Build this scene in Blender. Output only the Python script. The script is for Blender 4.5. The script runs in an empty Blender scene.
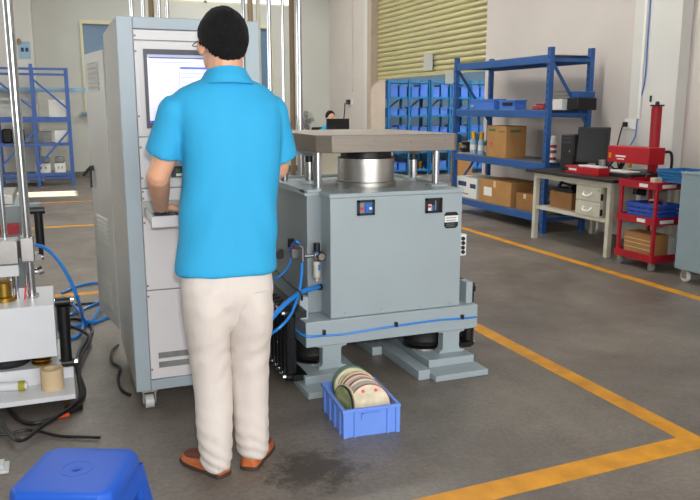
import bpy, bmesh, math, random
from mathutils import Vector, Matrix, noise
random.seed(7)
SC = bpy.context.scene
COL = SC.collection
R = math.radians

# ------------------------------------------------------------------ camera
FPX, PITCH, YAW, CAMH = 745.0, R(10.87), R(21.3), 1.40
cam = bpy.data.cameras.new('camera'); camo = bpy.data.objects.new('camera', cam)
COL.objects.link(camo)
cam.sensor_width = 36; cam.lens = FPX / 700 * 36; cam.clip_start = 0.05; cam.clip_end = 200
camo.location = (0, 0, CAMH); camo.rotation_euler = (math.pi/2 - PITCH, 0, -YAW)
SC.camera = camo
_F = Vector((math.sin(YAW)*math.cos(PITCH), math.cos(YAW)*math.cos(PITCH), -math.sin(PITCH)))
_R = Vector((math.cos(YAW), -math.sin(YAW), 0)); _U = _R.cross(_F); _C = Vector((0, 0, CAMH))
def P(u, v, x=None, y=None, z=None):
    """photo pixel + one known world coordinate (what the thing touches) -> world point"""
    d = _F*FPX + _R*(u-350) - _U*(v-250)
    if x is not None: t = x/d.x
    elif y is not None: t = y/d.y
    else: t = (z-CAMH)/d.z
    return _C + d*t

# ------------------------------------------------------------------ world, sun, large lights, exposure
w = bpy.data.worlds.new('sky'); SC.world = w; w.use_nodes = True
bg = w.node_tree.nodes['Background']; bg.inputs[0].default_value = (0.86, 0.94, 1.0, 1); bg.inputs[1].default_value = 1.6
def light(name, kind, loc, rot, energy, color=(1, 1, 1), **kw):
    l = bpy.data.lights.new(name, kind); l.energy = energy; l.color = color
    for k, v in kw.items(): setattr(l, k, v)
    o = bpy.data.objects.new(name, l); COL.objects.link(o); o.location = loc; o.rotation_euler = rot
    return o
XL_ = -4.0
# low sun from the left: enters only through an unseen slot shaped for the sun strip
sd = Vector((1, -0.06, -0.62)).normalized()
so = light('sun', 'SUN', (-8, 13, 6), (0, 0, 0), 45, (1, .93, .78), angle=R(0.5))
so.rotation_euler = sd.to_track_quat('-Z', 'Y').to_euler()
# lamp added behind the camera, standing in for daylight from an assumed opening
light('rear_fill_light', 'AREA', (1.6, -2.9, 2.3), (R(90), 0, 0), 150, (1, .97, .94), shape='RECTANGLE', size=5.4, size_y=3.0)
# lamp added before an opaque pane to brighten things from the left
light('left_fill_light', 'AREA', (XL_+.05, 8.0, 2.05), (R(90), 0, R(-90)), 105, (.96, .98, 1), shape='RECTANGLE', size=7.0, size_y=1.7)
# the photographer's flash
light('camera_flash', 'AREA', (.03, -.05, 1.53), (R(83), 0, -YAW), 34, (1, .98, .96), shape='RECTANGLE', size=.08, size_y=.05)
SC.view_settings.view_transform = 'Standard'; SC.view_settings.look = 'None'
SC.view_settings.gamma = 1; SC.view_settings.use_curve_mapping = False
SC.view_settings.exposure = 0.18

# ------------------------------------------------------------------ materials
def lin(c):
    r = []
    for v in c:
        v /= 255.0
        r.append(v/12.92 if v <= .04045 else ((v+.055)/1.055)**2.4)
    return (*r, 1)
MATS = {}
def mat(name, c, rough=.5, metal=0., var=0., vscale=6., bump=0., bscale=60., c2=None, stretch=None, emit=0., trans=0., spec=.5, coat=0., aniso=0.):
    if name in MATS: return MATS[name]
    m = bpy.data.materials.new(name); m.use_nodes = True; nt = m.node_tree; N = nt.nodes; L = nt.links
    b = N['Principled BSDF']; col = lin(c)
    b.inputs['Base Color'].default_value = col; b.inputs['Roughness'].default_value = rough
    b.inputs['Metallic'].default_value = metal; b.inputs['Specular IOR Level'].default_value = spec
    if coat: b.inputs['Coat Weight'].default_value = coat
    if aniso: b.inputs['Anisotropic'].default_value = aniso
    if trans: b.inputs['Transmission Weight'].default_value = trans
    if emit:
        b.inputs['Emission Color'].default_value = col; b.inputs['Emission Strength'].default_value = emit
    tc = N.new('ShaderNodeTexCoord'); mp = N.new('ShaderNodeMapping'); L.new(tc.outputs['Object'], mp.inputs[0])
    if stretch: mp.inputs['Scale'].default_value = stretch
    if var or c2:
        nz = N.new('ShaderNodeTexNoise'); nz.inputs['Scale'].default_value = vscale; nz.inputs['Detail'].default_value = 5
        L.new(mp.outputs[0], nz.inputs['Vector'])
        rp = N.new('ShaderNodeValToRGB'); rp.color_ramp.elements[0].position = .35; rp.color_ramp.elements[1].position = .65
        a = lin(c2) if c2 else tuple(max(0, x*(1-var)) for x in col[:3]) + (1,)
        bcol = col if c2 else tuple(min(1, x*(1+var)) for x in col[:3]) + (1,)
        rp.color_ramp.elements[0].color = a; rp.color_ramp.elements[1].color = bcol
        L.new(nz.outputs[0], rp.inputs[0]); L.new(rp.outputs[0], b.inputs['Base Color'])
    if bump:
        n2 = N.new('ShaderNodeTexNoise'); n2.inputs['Scale'].default_value = bscale; n2.inputs['Detail'].default_value = 4
        L.new(mp.outputs[0], n2.inputs['Vector'])
        bp = N.new('ShaderNodeBump'); bp.inputs['Strength'].default_value = bump; bp.inputs['Distance'].default_value = .01
        L.new(n2.outputs[0], bp.inputs['Height']); L.new(bp.outputs[0], b.inputs['Normal'])
    MATS[name] = m
    return m
def M(n): return MATS[n]

# ------------------------------------------------------------------ mesh building
class MB:
    def __init__(s): s.v = []; s.f = []; s.M = None
    def add(s, vs, fs):
        o = len(s.v)
        s.v += [ (s.M @ Vector(p)) if s.M else Vector(p) for p in vs ]
        s.f += [tuple(i+o for i in f) for f in fs]
        return s
    def box(s, x0, x1, y0, y1, z0, z1):
        if x0 > x1: x0, x1 = x1, x0
        if y0 > y1: y0, y1 = y1, y0
        if z0 > z1: z0, z1 = z1, z0
        return s.add([(x, y, z) for z in (z0, z1) for y in (y0, y1) for x in (x0, x1)],
                     [(0, 2, 3, 1), (4, 5, 7, 6), (0, 1, 5, 4), (2, 6, 7, 3), (0, 4, 6, 2), (1, 3, 7, 5)])
    def cyl(s, p0, p1, r0, r1=None, n=14, cap=True):
        p0 = Vector(p0); p1 = Vector(p1); r1 = r0 if r1 is None else r1
        d = (p1-p0).normalized(); a = d.orthogonal().normalized(); b = d.cross(a)
        vs = [p0 + (a*math.cos(t)+b*math.sin(t))*r0 for t in [2*math.pi*i/n for i in range(n)]]
        vs += [p1 + (a*math.cos(t)+b*math.sin(t))*r1 for t in [2*math.pi*i/n for i in range(n)]]
        fs = [(i, (i+1) % n, n+(i+1) % n, n+i) for i in range(n)]
        if cap: fs += [tuple(reversed(range(n))), tuple(range(n, 2*n))]
        return s.add(vs, fs)
    def bar(s, p0, p1, w, h, up=(0, 0, 1)):
        p0 = Vector(p0); p1 = Vector(p1); d = (p1-p0).normalized(); u = Vector(up)
        a = d.cross(u)
        a = a.normalized() if a.length > 1e-4 else d.orthogonal().normalized()
        b = a.cross(d)
        vs = [p + a*(sx*w/2) + b*(sy*h/2) for p in (p0, p1) for sx, sy in ((-1, -1), (1, -1), (1, 1), (-1, 1))]
        return s.add(vs, [(0, 1, 2, 3), (7, 6, 5, 4), (0, 4, 5, 1), (1, 5, 6, 2), (2, 6, 7, 3), (3, 7, 4, 0)])
    def lathe(s, c, prof, n=24, axis='Z', cap=True):
        c = Vector(c); vs = []
        for r, h in prof:
            for i in range(n):
                t = 2*math.pi*i/n; a, b = r*math.cos(t), r*math.sin(t)
                vs.append(c + (Vector((a, b, h)) if axis == 'Z' else Vector((a, h, b)) if axis == 'Y' else Vector((h, a, b))))
        fs = []
        for k in range(len(prof)-1):
            for i in range(n):
                j = (i+1) % n
                q = (k*n+i, k*n+j, (k+1)*n+j, (k+1)*n+i)
                fs.append(q if axis != 'Y' else tuple(reversed(q)))
        if cap:
            fs += [tuple(range(n)), tuple(range((len(prof)-1)*n, len(prof)*n))]
        return s.add(vs, fs)
    def prism(s, poly, axis, a0, a1):
        n = len(poly)
        def mk(p, a): return (p[0], p[1], a) if axis == 'Z' else (p[0], a, p[1]) if axis == 'Y' else (a, p[0], p[1])
        return s.add([mk(p, a0) for p in poly] + [mk(p, a1) for p in poly],
                     [tuple(range(n)), tuple(range(n, 2*n))] + [(i, (i+1) % n, n+(i+1) % n, n+i) for i in range(n)])
    def tube(s, pts, r, n=8, sub=6, rads=None):
        pts = [Vector(p) for p in pts]
        if sub > 1 and len(pts) > 2:
            q = []
            for i in range(len(pts)-1):
                p0 = pts[max(i-1, 0)]; p1 = pts[i]; p2 = pts[i+1]; p3 = pts[min(i+2, len(pts)-1)]
                for k in range(sub):
                    t = k/sub
                    q.append(.5*((2*p1)+(p2-p0)*t+(2*p0-5*p1+4*p2-p3)*t*t+(3*p1-p0-3*p2+p3)*t**3))
            q.append(pts[-1]); pts = q
        vs = []; fs = []; pa = None
        for i, p in enumerate(pts):
            d = (pts[min(i+1, len(pts)-1)]-pts[max(i-1, 0)]).normalized()
            a = (pa - d*pa.dot(d)).normalized() if pa is not None and (pa - d*pa.dot(d)).length > 1e-4 else d.orthogonal().normalized()
            pa = a; b = d.cross(a)
            vs += [p+(a*math.cos(2*math.pi*k/n)+b*math.sin(2*math.pi*k/n))*r for k in range(n)]
        for i in range(len(pts)-1):
            fs += [(i*n+k, i*n+(k+1) % n, (i+1)*n+(k+1) % n, (i+1)*n+k) for k in range(n)]
        fs += [tuple(reversed(range(n))), tuple(range((len(pts)-1)*n, len(pts)*n))]
        return s.add(vs, fs)
    def loft(s, rings, cap=True):
        n = len(rings[0]); vs = [p for r in rings for p in r]
        fs = [(i*n+k, i*n+(k+1) % n, (i+1)*n+(k+1) % n, (i+1)*n+k) for i in range(len(rings)-1) for k in range(n)]
        if cap: fs += [tuple(reversed(range(n))), tuple(range((len(rings)-1)*n, len(rings)*n))]
        return s.add(vs, fs)
    def ellipsoid(s, c, r, n=20, m=12, rot=None):
        c = Vector(c); rings = []
        for i in range(1, m):
            ph = math.pi*i/m
            ring = []
            for k in range(n):
                t = 2*math.pi*k/n
                q = Vector((r[0]*math.sin(ph)*math.cos(t), r[1]*math.sin(ph)*math.sin(t), -r[2]*math.cos(ph)))
                ring.append(c + (rot @ q if rot else q))
            rings.append(ring)
        return s.loft(rings)
    def limb(s, pts, rads, n=14, flat=None):
        """tapered rounded limb; flat=(axis vector, factor) squashes the section along the axis"""
        pts = [Vector(p) for p in pts]; rings = []
        ends = []
        d0 = (pts[1]-pts[0]).normalized(); d1 = (pts[-1]-pts[-2]).normalized()
        seq = []
        for k in (75, 45): seq.append((pts[0]-d0*rads[0]*math.sin(R(k))*.9, rads[0]*math.cos(R(k)), d0))
        for i, p in enumerate(pts):
            d = (pts[min(i+1, len(pts)-1)]-pts[max(i-1, 0)]).normalized(); seq.append((p, rads[i], d))
        for k in (45, 75): seq.append((pts[-1]+d1*rads[-1]*math.sin(R(k))*.9, rads[-1]*math.cos(R(k)), d1))
        pa = None
        for p, r, d in seq:
            a = d.orthogonal().normalized() if pa is None else (pa-d*pa.dot(d)).normalized()
            pa = a; b = d.cross(a); ring = []
            for k in range(n):
                q = (a*math.cos(2*math.pi*k/n)+b*math.sin(2*math.pi*k/n))*r
                if flat:
                    ax = Vector(flat[0]).normalized(); q = q - ax*q.dot(ax)*(1-flat[1])
                ring.append(p+q)
            rings.append(ring)
        return s.loft(rings)
    def mesh(s, name, m, org=Vector((0, 0, 0)), smooth=35):
        me = bpy.data.meshes.new(name); me.from_pydata([tuple(v-org) for v in s.v], [], s.f)
        bm = bmesh.new(); bm.from_mesh(me); bmesh.ops.recalc_face_normals(bm, faces=bm.faces); bm.to_mesh(me); bm.free()
        me.polygons.foreach_set('use_smooth', [True]*len(me.polygons)); me.set_sharp_from_angle(angle=R(smooth))
        if m is not None: me.materials.append(M(m) if isinstance(m, str) else m)
        me.update(); return me
    def build(s, name, m, parent=None, bev=0., smooth=35, label=None, org=None):
        """a part of `parent`, or (without parent) a one-mesh top-level object with its origin at its base"""
        if parent is not None: o_ = WORLD[parent.name]
        elif org is not None: o_ = Vector(org)
        else:
            xs = [v.x for v in s.v]; ys = [v.y for v in s.v]; zs = [v.z for v in s.v]
            o_ = Vector(((min(xs)+max(xs))/2, (min(ys)+max(ys))/2, min(zs)))
        o = bpy.data.objects.new(name, s.mesh(name, m, o_, smooth)); COL.objects.link(o)
        if parent is not None: o.parent = parent
        else: o.location = o_
        WORLD[o.name] = o_
        if bev:
            b = o.modifiers.new('bevel', 'BEVEL'); b.width = bev; b.segments = 2; b.limit_method = 'ANGLE'; b.angle_limit = R(40)
        if label: o['label'] = label
        return o
WORLD = {}
def tag(o, label, cat, group=None):
    o['label'] = label; o['category'] = cat
    if group: o['group'] = group
    return o
def thing(name, loc, label, cat, group=None):
    o = bpy.data.objects.new(name, None); COL.objects.link(o); o.location = loc; o.empty_display_size = .1
    WORLD[o.name] = Vector(loc)
    return tag(o, label, cat, group)
def struct(o):
    o['kind'] = 'structure'; return o
def dup(root, loc, label=None, group=None, rotz=None, scale=None):
    r = root.copy(); COL.objects.link(r); r.location = loc; WORLD[r.name] = Vector(loc)
    if rotz is not None: r.rotation_euler = (0, 0, rotz)
    if scale is not None: r.scale = scale
    if label: r['label'] = label
    if group: r['group'] = group
    for ch in root.children:
        c = ch.copy(); COL.objects.link(c); c.parent = r
        for g in ch.children:
            d = g.copy(); COL.objects.link(d); d.parent = c
    return r
def box(*a): return MB().box(*a)
def piece(name, shared, m, parent, loc, rot=None):
    """a copy of a shared mesh, as a part of parent, at a world position"""
    o = bpy.data.objects.new(name, shared); COL.objects.link(o); o.parent = parent
    o.location = Vector(loc)-WORLD[parent.name]
    if rot: o.rotation_euler = rot
    WORLD[o.name] = Vector(loc)
    return o
def remesh(mb, voxel, smooth_it=6):
    me = mb.mesh('tmp', None); o = bpy.data.objects.new('tmp', me); COL.objects.link(o)
    r = o.modifiers.new('r', 'REMESH'); r.mode = 'VOXEL'; r.voxel_size = voxel
    sm = o.modifiers.new('s', 'SMOOTH'); sm.iterations = smooth_it; sm.factor = .5
    dg = bpy.context.evaluated_depsgraph_get(); ev = o.evaluated_get(dg)
    n = bpy.data.meshes.new_from_object(ev)
    bpy.data.objects.remove(o); bpy.data.meshes.remove(me)
    return n
def from_mesh(name, me, m, parent, fn=None):
    """parent a world-space mesh as a part; fn moves its vertices"""
    org = WORLD[parent.name]
    cos = [v.co.copy() for v in me.vertices]
    if fn:
        nrm = [v.normal.copy() for v in me.vertices]; cos = [fn(c, n) for c, n in zip(cos, nrm)]
    me.vertices.foreach_set('co', [x for c in cos for x in (c-org)])
    me.name = name; me.materials.clear(); me.materials.append(M(m))
    me.polygons.foreach_set('use_smooth', [True]*len(me.polygons)); me.update()
    o = bpy.data.objects.new(name, me); COL.objects.link(o); o.parent = parent; WORLD[o.name] = org
    return o

# palette
mat('wall_paint', (202, 203, 196), .75, var=.03, vscale=1.2, bump=.05, bscale=40)
mat('wall_warm', (206, 197, 190), .75, var=.03, vscale=1.2, bump=.05, bscale=40)
mat('wall_white', (212, 210, 204), .7, var=.03, vscale=1.5)
mat('store_blue', (96, 122, 146), .7, var=.05)
mat('ceiling_paint', (200, 202, 200), .8, var=.03)
mat('skirting', (110, 108, 98), .6, var=.1)
mat('yellow_paint', (214, 146, 24), .55, var=.14, vscale=9, bump=.15, bscale=50)
mat('jamb_tan', (178, 164, 150), .6, var=.04)
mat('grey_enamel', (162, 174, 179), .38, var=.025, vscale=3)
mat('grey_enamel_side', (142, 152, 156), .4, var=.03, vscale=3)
mat('cab_blue', (166, 180, 188), .4, var=.02, vscale=4, bump=.03, bscale=300)
mat('cab_side', (186, 183, 175), .34, metal=.12, var=.03, vscale=4)
mat('panel_white', (224, 221, 222), .45, var=.015)
mat('machine_white', (226, 228, 232), .35, var=.015)
mat('black_plastic', (20, 20, 22), .4, var=.1)
mat('black_rubber', (24, 23, 23), .6, var=.15, vscale=20, bump=.1)
mat('dark_bezel', (58, 58, 68), .4, var=.05)
mat('chrome', (205, 205, 208), .16, metal=1, var=.03)
mat('steel', (176, 172, 168), .32, metal=1, var=.05, vscale=12)
mat('brushed', (196, 192, 186), .28, metal=1, var=.06, vscale=5, stretch=(.2, .2, 30), bump=.04, bscale=40, aniso=.5)
mat('cast_plate', (142, 132, 122), .5, metal=.55, var=.06, vscale=8, stretch=(.4, 1, 12), bump=.05, bscale=60)
mat('brass', (176, 140, 62), .35, metal=1, var=.08)
mat('old_brown_pipe', (146, 126, 98), .5, metal=.3, var=.1)
mat('rack_blue', (36, 84, 146), .42, var=.06, vscale=8)
mat('rack_teal', (16, 108, 168), .45, var=.06)
mat('rack_far_blue', (58, 96, 168), .45, var=.06)
mat('shelf_deck', (108, 112, 118), .4, metal=.4, var=.06)
mat('bin_blue', (68, 116, 204), .4, var=.04)
mat('crate_blue', (112, 152, 236), .42, var=.03)
mat('stool_blue', (36, 92, 200), .45, var=.03, bump=.02, bscale=30, spec=.3)
mat('hose_blue', (28, 132, 222), .28, var=.03, coat=.4)
mat('basket_blue', (44, 88, 190), .45, var=.05)
mat('cardboard', (172, 126, 74), .8, var=.06, vscale=5, bump=.05, bscale=80)
mat('cardboard_dark', (148, 104, 60), .8, var=.07, vscale=6, bump=.05, bscale=80)
mat('tape', (216, 190, 152), .5, var=.03)
mat('grey_paper', (176, 178, 172), .7, var=.04)
mat('paper', (226, 226, 220), .7, var=.02)
mat('notice_blue', (152, 186, 208), .6, var=.03)
mat('ink', (40, 60, 96), .7)
mat('ink_green', (70, 110, 66), .7)
mat('ink_red', (186, 70, 50), .7)
mat('red_enamel', (172, 18, 32), .38, var=.05)
mat('cart_red', (168, 16, 36), .4, var=.06)
mat('desk_cream', (196, 192, 174), .5, var=.03)
mat('desk_black', (32, 30, 30), .4, var=.12)
mat('trolley_grey', (140, 158, 164), .42, var=.03)
mat('label_white', (232, 230, 226), .5)
mat('switch_blue', (44, 104, 180), .4)
mat('switch_red', (226, 40, 60), .4)
mat('gold', (220, 170, 40), .35, metal=.7)
mat('shutter', (190, 182, 134), .3, metal=.15, var=.05, vscale=2)
mat('skin', (214, 160, 128), .5, var=.05, vscale=14, bump=.05, bscale=120)
mat('hair_black', (20, 18, 19), .75, var=.35, vscale=70, bump=.9, bscale=240, spec=.25)
mat('shirt', (44, 162, 212), .8, var=.03, vscale=5, bump=.35, bscale=11, stretch=(1.3, 1.3, .5))
mat('trousers', (212, 202, 194), .85, var=.03, vscale=6, bump=.55, bscale=20, stretch=(1, 1, .55))
mat('shoe_tan', (186, 98, 48), .5, var=.12, vscale=20)
mat('shoe_brown', (104, 56, 34), .75, var=.15, vscale=30, bump=.2)
mat('sole', (70, 50, 40), .7)
mat('eye_white', (230, 228, 222), .3)
mat('lcd_black', (12, 13, 14), .25)
mat('screen_glow', (226, 226, 242), .3, emit=.34)
mat('screen_blue', (62, 84, 206), .3, emit=.7)
mat('screen_dark', (40, 44, 60), .3, emit=.5)
mat('screen_line', (160, 168, 204), .3, emit=.4)
mat('glass_blue', (96, 128, 158), .25, var=.05, vscale=1, spec=.6)
mat('frosted', (206, 216, 222), .4)
mat('window_frame', (222, 216, 182), .5, var=.03)
mat('cream_disc', (222, 208, 176), .4, var=.1, vscale=20, c2=(196, 180, 150))
mat('green_disc', (28, 74, 58), .4, var=.15, vscale=16)
mat('red_disc', (150, 50, 54), .4, var=.1)
mat('olive_disc', (176, 178, 130), .4, vscale=30, c2=(110, 130, 70))
mat('grey_disc', (150, 146, 136), .4, var=.08)
mat('white_cloth', (216, 218, 218), .8, var=.05)
mat('clear_castor', (205, 208, 206), .25, var=.05)
mat('orange_plastic', (226, 80, 36), .4)
mat('lamp_tube', (255, 252, 240), .4, emit=6.0)
mat('olive_yellow', (168, 160, 44), .5)
mat('grey_wrap', (130, 132, 132), .6, var=.15, vscale=15)
mat('dark_curtain', (84, 80, 92), .7, var=.06)

# concrete floor: worn grey screed with paler dusty patches, and the damp stain by the crate
def floor_mat():
    m = bpy.data.materials.new('concrete'); m.use_nodes = True; N = m.node_tree.nodes; L = m.node_tree.links
    b = N['Principled BSDF']; g = N.new('ShaderNodeNewGeometry')
    def nz(sc, det=6, ro=.6):
        n = N.new('ShaderNodeTexNoise'); n.inputs['Scale'].default_value = sc; n.inputs['Detail'].default_value = det
        n.inputs['Roughness'].default_value = ro; L.new(g.outputs['Position'], n.inputs['Vector']); return n
    def ramp(i, p0, c0, p1, c1):
        r = N.new('ShaderNodeValToRGB'); r.color_ramp.elements[0].position = p0; r.color_ramp.elements[1].position = p1
        r.color_ramp.elements[0].color = c0; r.color_ramp.elements[1].color = c1; L.new(i, r.inputs[0]); return r
    a = ramp(nz(1.6, 9, .68).outputs[0], .32, lin((100, 92, 86)), .68, lin((138, 129, 118)))
    f = ramp(nz(46, 6, .75).outputs[0], .3, (.66, .66, .66, 1), .72, (1.2, 1.2, 1.2, 1))
    mx = N.new('ShaderNodeMix'); mx.data_type = 'RGBA'; mx.blend_type = 'MULTIPLY'; mx.inputs[0].default_value = 1
    L.new(a.outputs[0], mx.inputs[6]); L.new(f.outputs[0], mx.inputs[7])
    # damp stain
    c = P(313, 470, z=0)
    sub = N.new('ShaderNodeVectorMath'); sub.operation = 'SUBTRACT'; sub.inputs[1].default_value = c
    L.new(g.outputs['Position'], sub.inputs[0])
    scl = N.new('ShaderNodeVectorMath'); scl.operation = 'MULTIPLY'; scl.inputs[1].default_value = (1/.21, 1/.17, 0)
    L.new(sub.outputs[0], scl.inputs[0])
    ln = N.new('ShaderNodeVectorMath'); ln.operation = 'LENGTH'; L.new(scl.outputs[0], ln.inputs[0])
    wob = nz(12, 10, .8); ad = N.new('ShaderNodeMath'); ad.operation = 'MULTIPLY_ADD'; ad.inputs[1].default_value = 4.0
    L.new(wob.outputs[0], ad.inputs[0]); L.new(ln.outputs['Value'], ad.inputs[2])
    st = ramp(ad.outputs[0], 0, (0, 0, 0, 1), 1, (1, 1, 1, 1))
    mr = N.new('ShaderNodeMapRange'); mr.inputs[1].default_value = 2.45; mr.inputs[2].default_value = 3.05
    L.new(ad.outputs[0], mr.inputs[0])
    mx2 = N.new('ShaderNodeMix'); mx2.data_type = 'RGBA'; L.new(mr.outputs[0], mx2.inputs[0])
    mx2.inputs[6].default_value = lin((78, 69, 61)); L.new(mx.outputs[2], mx2.inputs[7])
    L.new(mx2.outputs[2], b.inputs['Base Color'])
    rr = ramp(nz(3).outputs[0], .3, (.32, .32, .32, 1), .7, (.5, .5, .5, 1)); L.new(rr.outputs[0], b.inputs['Roughness'])
    bp = N.new('ShaderNodeBump'); bp.inputs['Strength'].default_value = .12; bp.inputs['Distance'].default_value = .01
    L.new(nz(70, 3).outputs[0], bp.inputs['Height']); L.new(bp.outputs[0], b.inputs['Normal'])
    MATS['concrete'] = m
floor_mat()

# ------------------------------------------------------------------ the hall
XW, YB, CEIL = 5.75, 16.0, 4.6
XL, YF = -4.0, -3.0
SH0, SH1, SHZ = 9.45, 13.45, 1.96           # roller shutter opening along the right wall
fl = struct(box(XL, 11, YF, 18.6, -.1, 0).build('floor', 'concrete', org=(0, 0, 0)))
# painted walkway lines
ln = MB(); ln.box(2.40, 2.50, 2.17, 8.9, 0, .0015); ln.build('yellow_line', 'yellow_paint', fl)
ln = MB(); ln.prism([(-1.0, 2.03), (2.40, 2.165), (2.50, 2.17), (2.50, 2.29), (2.40, 2.283), (-1.0, 2.14)], 'Z', .0003, .0017); ln.build('yellow_line', 'yellow_paint', fl)
ln = MB(); ln.box(4.33, 4.42, 1.5, 13.4, 0, .0015); ln.build('yellow_line', 'yellow_paint', fl)
ln = MB(); ln.box(-1.5, 1.1, 9.36, 9.46, 0, .0015); ln.build('yellow_line', 'yellow_paint', fl)
ln = MB(); ln.box(-1.5, .6, 5.84, 5.93, 0, .0015); ln.build('yellow_line', 'yellow_paint', fl)
ln = MB(); ln.box(-1.5, 1.1, 11.84, 11.94, 0, .0015); ln.build('yellow_line', 'yellow_paint', fl)
struct(box(XL-.2, 11, YF-.2, 18.6, CEIL, CEIL+.15).build('ceiling', 'ceiling_paint'))
# back wall with two windows and a clerestory strip
W1 = (.60, 1.75, 1.30, 3.02); W2 = (3.86, 4.42, 1.30, 3.06); CL = (1.2, 4.9, 3.50, 4.1)
wb = MB()
wb.box(XL-.2, W1[0], YB, YB+.2, 0, CEIL)
wb.box(W1[0], W1[1], YB, YB+.2, 0, W1[2]); wb.box(W1[0], W1[1], YB, YB+.2, W1[3], 3.5); wb.box(W1[1], W2[0], YB, YB+.2, 0, 3.5)
wb.box(W2[0], W2[1], YB, YB+.2, 0, W2[2]); wb.box(W2[0], W2[1], YB, YB+.2, W2[3], 3.5); wb.box(W2[1], XW+.2, YB, YB+.2, 0, 3.5)
wb.box(W1[0], CL[0], YB, YB+.2, 3.5, CEIL); wb.box(CL[1], XW+.2, YB, YB+.2, 3.5, CEIL); wb.box(CL[0], CL[1], YB, YB+.2, CL[3], CEIL)
wallb = struct(wb.build('wall_back', 'wall_paint'))
struct(box(XL, XW, YB-.02, YB, 0, .12).build('baseboard_back', 'skirting'))
for k, (x0, x1, z0, z1) in enumerate((W1, W2)):
    fr = MB()
    fr.box(x0-.03, x0+.02, YB-.03, YB+.1, z0, z1+.05); fr.box(x1-.02, x1+.03, YB-.03, YB+.1, z0, z1+.05)
    fr.box(x0+.02, x1-.02, YB-.03, YB+.1, z1-.02, z1+.05)
    wo = struct(fr.build('window_%d' % (k+1), 'window_frame'))
    box(x0-.1, x1+.1, YB-.08, YB+.1, z0-.06, z0).build('window_sill', 'glass_blue', wo)
    box(x0+.02, (x0+x1)/2-.02, YB+.05, YB+.06, z0, z1-.02).build('pane', 'glass_blue' if k == 0 else 'notice_blue', wo)
    box((x0+x1)/2+.02, x1-.02, YB+.05, YB+.06, z0, z1-.02).build('pane', 'glass_blue', wo)
    box((x0+x1)/2-.02, (x0+x1)/2+.02, YB+.03, YB+.08, z0, z1-.03).build('mullion', 'window_frame', wo)
cw = MB(); 
for i in range(5):
    x = CL[0]+(CL[1]-CL[0])*i/4; cw.box(x-.025, x+.025, YB+.02, YB+.1, CL[2], CL[3])
cw.box(CL[0], CL[1], YB+.02, YB+.1, CL[2]-.0, CL[2]+.04)
struct(cw.build('window_3', 'window_frame'))
# pillar at the back left
struct(box(-2.2, -.28, 15.2, YB, 0, CEIL).build('trim_1', 'wall_white', bev=.01))
# left wall with an unseen slot, cut to shape the sun strip
wl = MB(); s0, s1 = 12.95, 13.75
wl.box(XL-.2, XL, YF, s0, 0, CEIL); wl.box(XL-.2, XL, s1, YB, 0, CEIL); wl.box(XL-.2, XL, s0, s1, 0, 1.95); wl.box(XL-.2, XL, s0, s1, 2.75, CEIL)
struct(wl.build('wall_left', 'wall_paint'))
w5 = struct(box(XL, XL+.012, 4.5, 11.5, 1.2, 2.9).build('window_5', 'frosted'))  # made-up opaque pane on the solid wall, backing the added left lamp
for k in range(8): box(XL+.012, XL+.04, 4.5+k*.993, 4.55+k*.993, 1.2, 2.9).build('mullion', 'window_frame', w5)
# wall behind the photographer with an assumed opening added to let light in
wf = MB(); wf.box(XL-.2, -1.2, YF-.2, YF, 0, CEIL); wf.box(4.4, XW+.2, YF-.2, YF, 0, CEIL); wf.box(-1.2, 4.4, YF-.2, YF, 3.9, CEIL)
struct(wf.build('wall_front', 'wall_paint'))
# right wall (pilaster, shutter opening)
wr = MB()
wr.box(XW, XW+.2, YF, SH0, 0, CEIL); wr.box(XW, XW+.2, SH1, YB+.2, 0, CEIL); wr.box(XW, XW+.2, SH0, SH1, 3.45, CEIL)
struct(wr.build('wall_right', 'wall_warm'))
PX = 5.62
struct(box(PX, XW+.01, 5.72, 6.36, 0, CEIL).build('trim_2', 'wall_white', bev=.006))
struct(box(XW-.05, XW+.02, SH1-.02, SH1+.42, 0, CEIL).build('trim_3', 'wall_white'))       # jamb
struct(box(XW-.09, XW+.21, SH1-.03, SH1+.16, 0, 3.5).build('trim_4', 'jamb_tan'))       # guide post
struct(box(XW-.02, XW, 4.2, 5.2, 0, 2.5).build('door_2', 'dark_curtain'))
struct(box(XW-.018, XW, 6.5, 15.9, 0, .11).build('baseboard_right', 'skirting')) if False else None
# roller shutter, half rolled up
sh = struct(box(XW+.02, XW+.05, SH0-.02, SH0+.03, SHZ-.05, 3.5).build('door_1', 'skirting'))
slat = MB(); prof = [(-.002, 0), (-.022, .012), (-.03, .04), (-.022, .068), (-.002, .083), (.006, .083), (.006, 0)]
pitch = .086
slat.prism([(x, z) for x, z in prof], 'Y', SH0, SH1)
sl_me = slat.mesh('slat', 'shutter', Vector((0, 0, 0)), 60)
for k in range(17):
    piece('slat', sl_me, None, sh, (XW+.07, 0, SHZ+.01+k*pitch))
box(XW+.03, XW+.08, SH0, SH1, SHZ-.055, SHZ+.01).build('bottom_bar', 'shutter', sh, bev=.004)
box(XW-.02, XW+.03, 9.3, 13.9, 3.42, 3.5).build('shutter_box', 'wall_white', sh)
for (u, v, wd, hg) in ((428.5, 62.5, .32, .26), (450, 77, .26, .2)):
    c = P(u, v, x=XW+.02)
    tag(box(XW+.008, XW+.016, c.y-wd/2, c.y+wd/2, c.z-hg/2, c.z+hg/2).build('paper_notice', 'grey_paper'),
        'square white paper notice taped on the middle of the roller shutter' if u < 440 else 'white paper notice hanging from the bottom edge of the roller shutter', 'notice')
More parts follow.
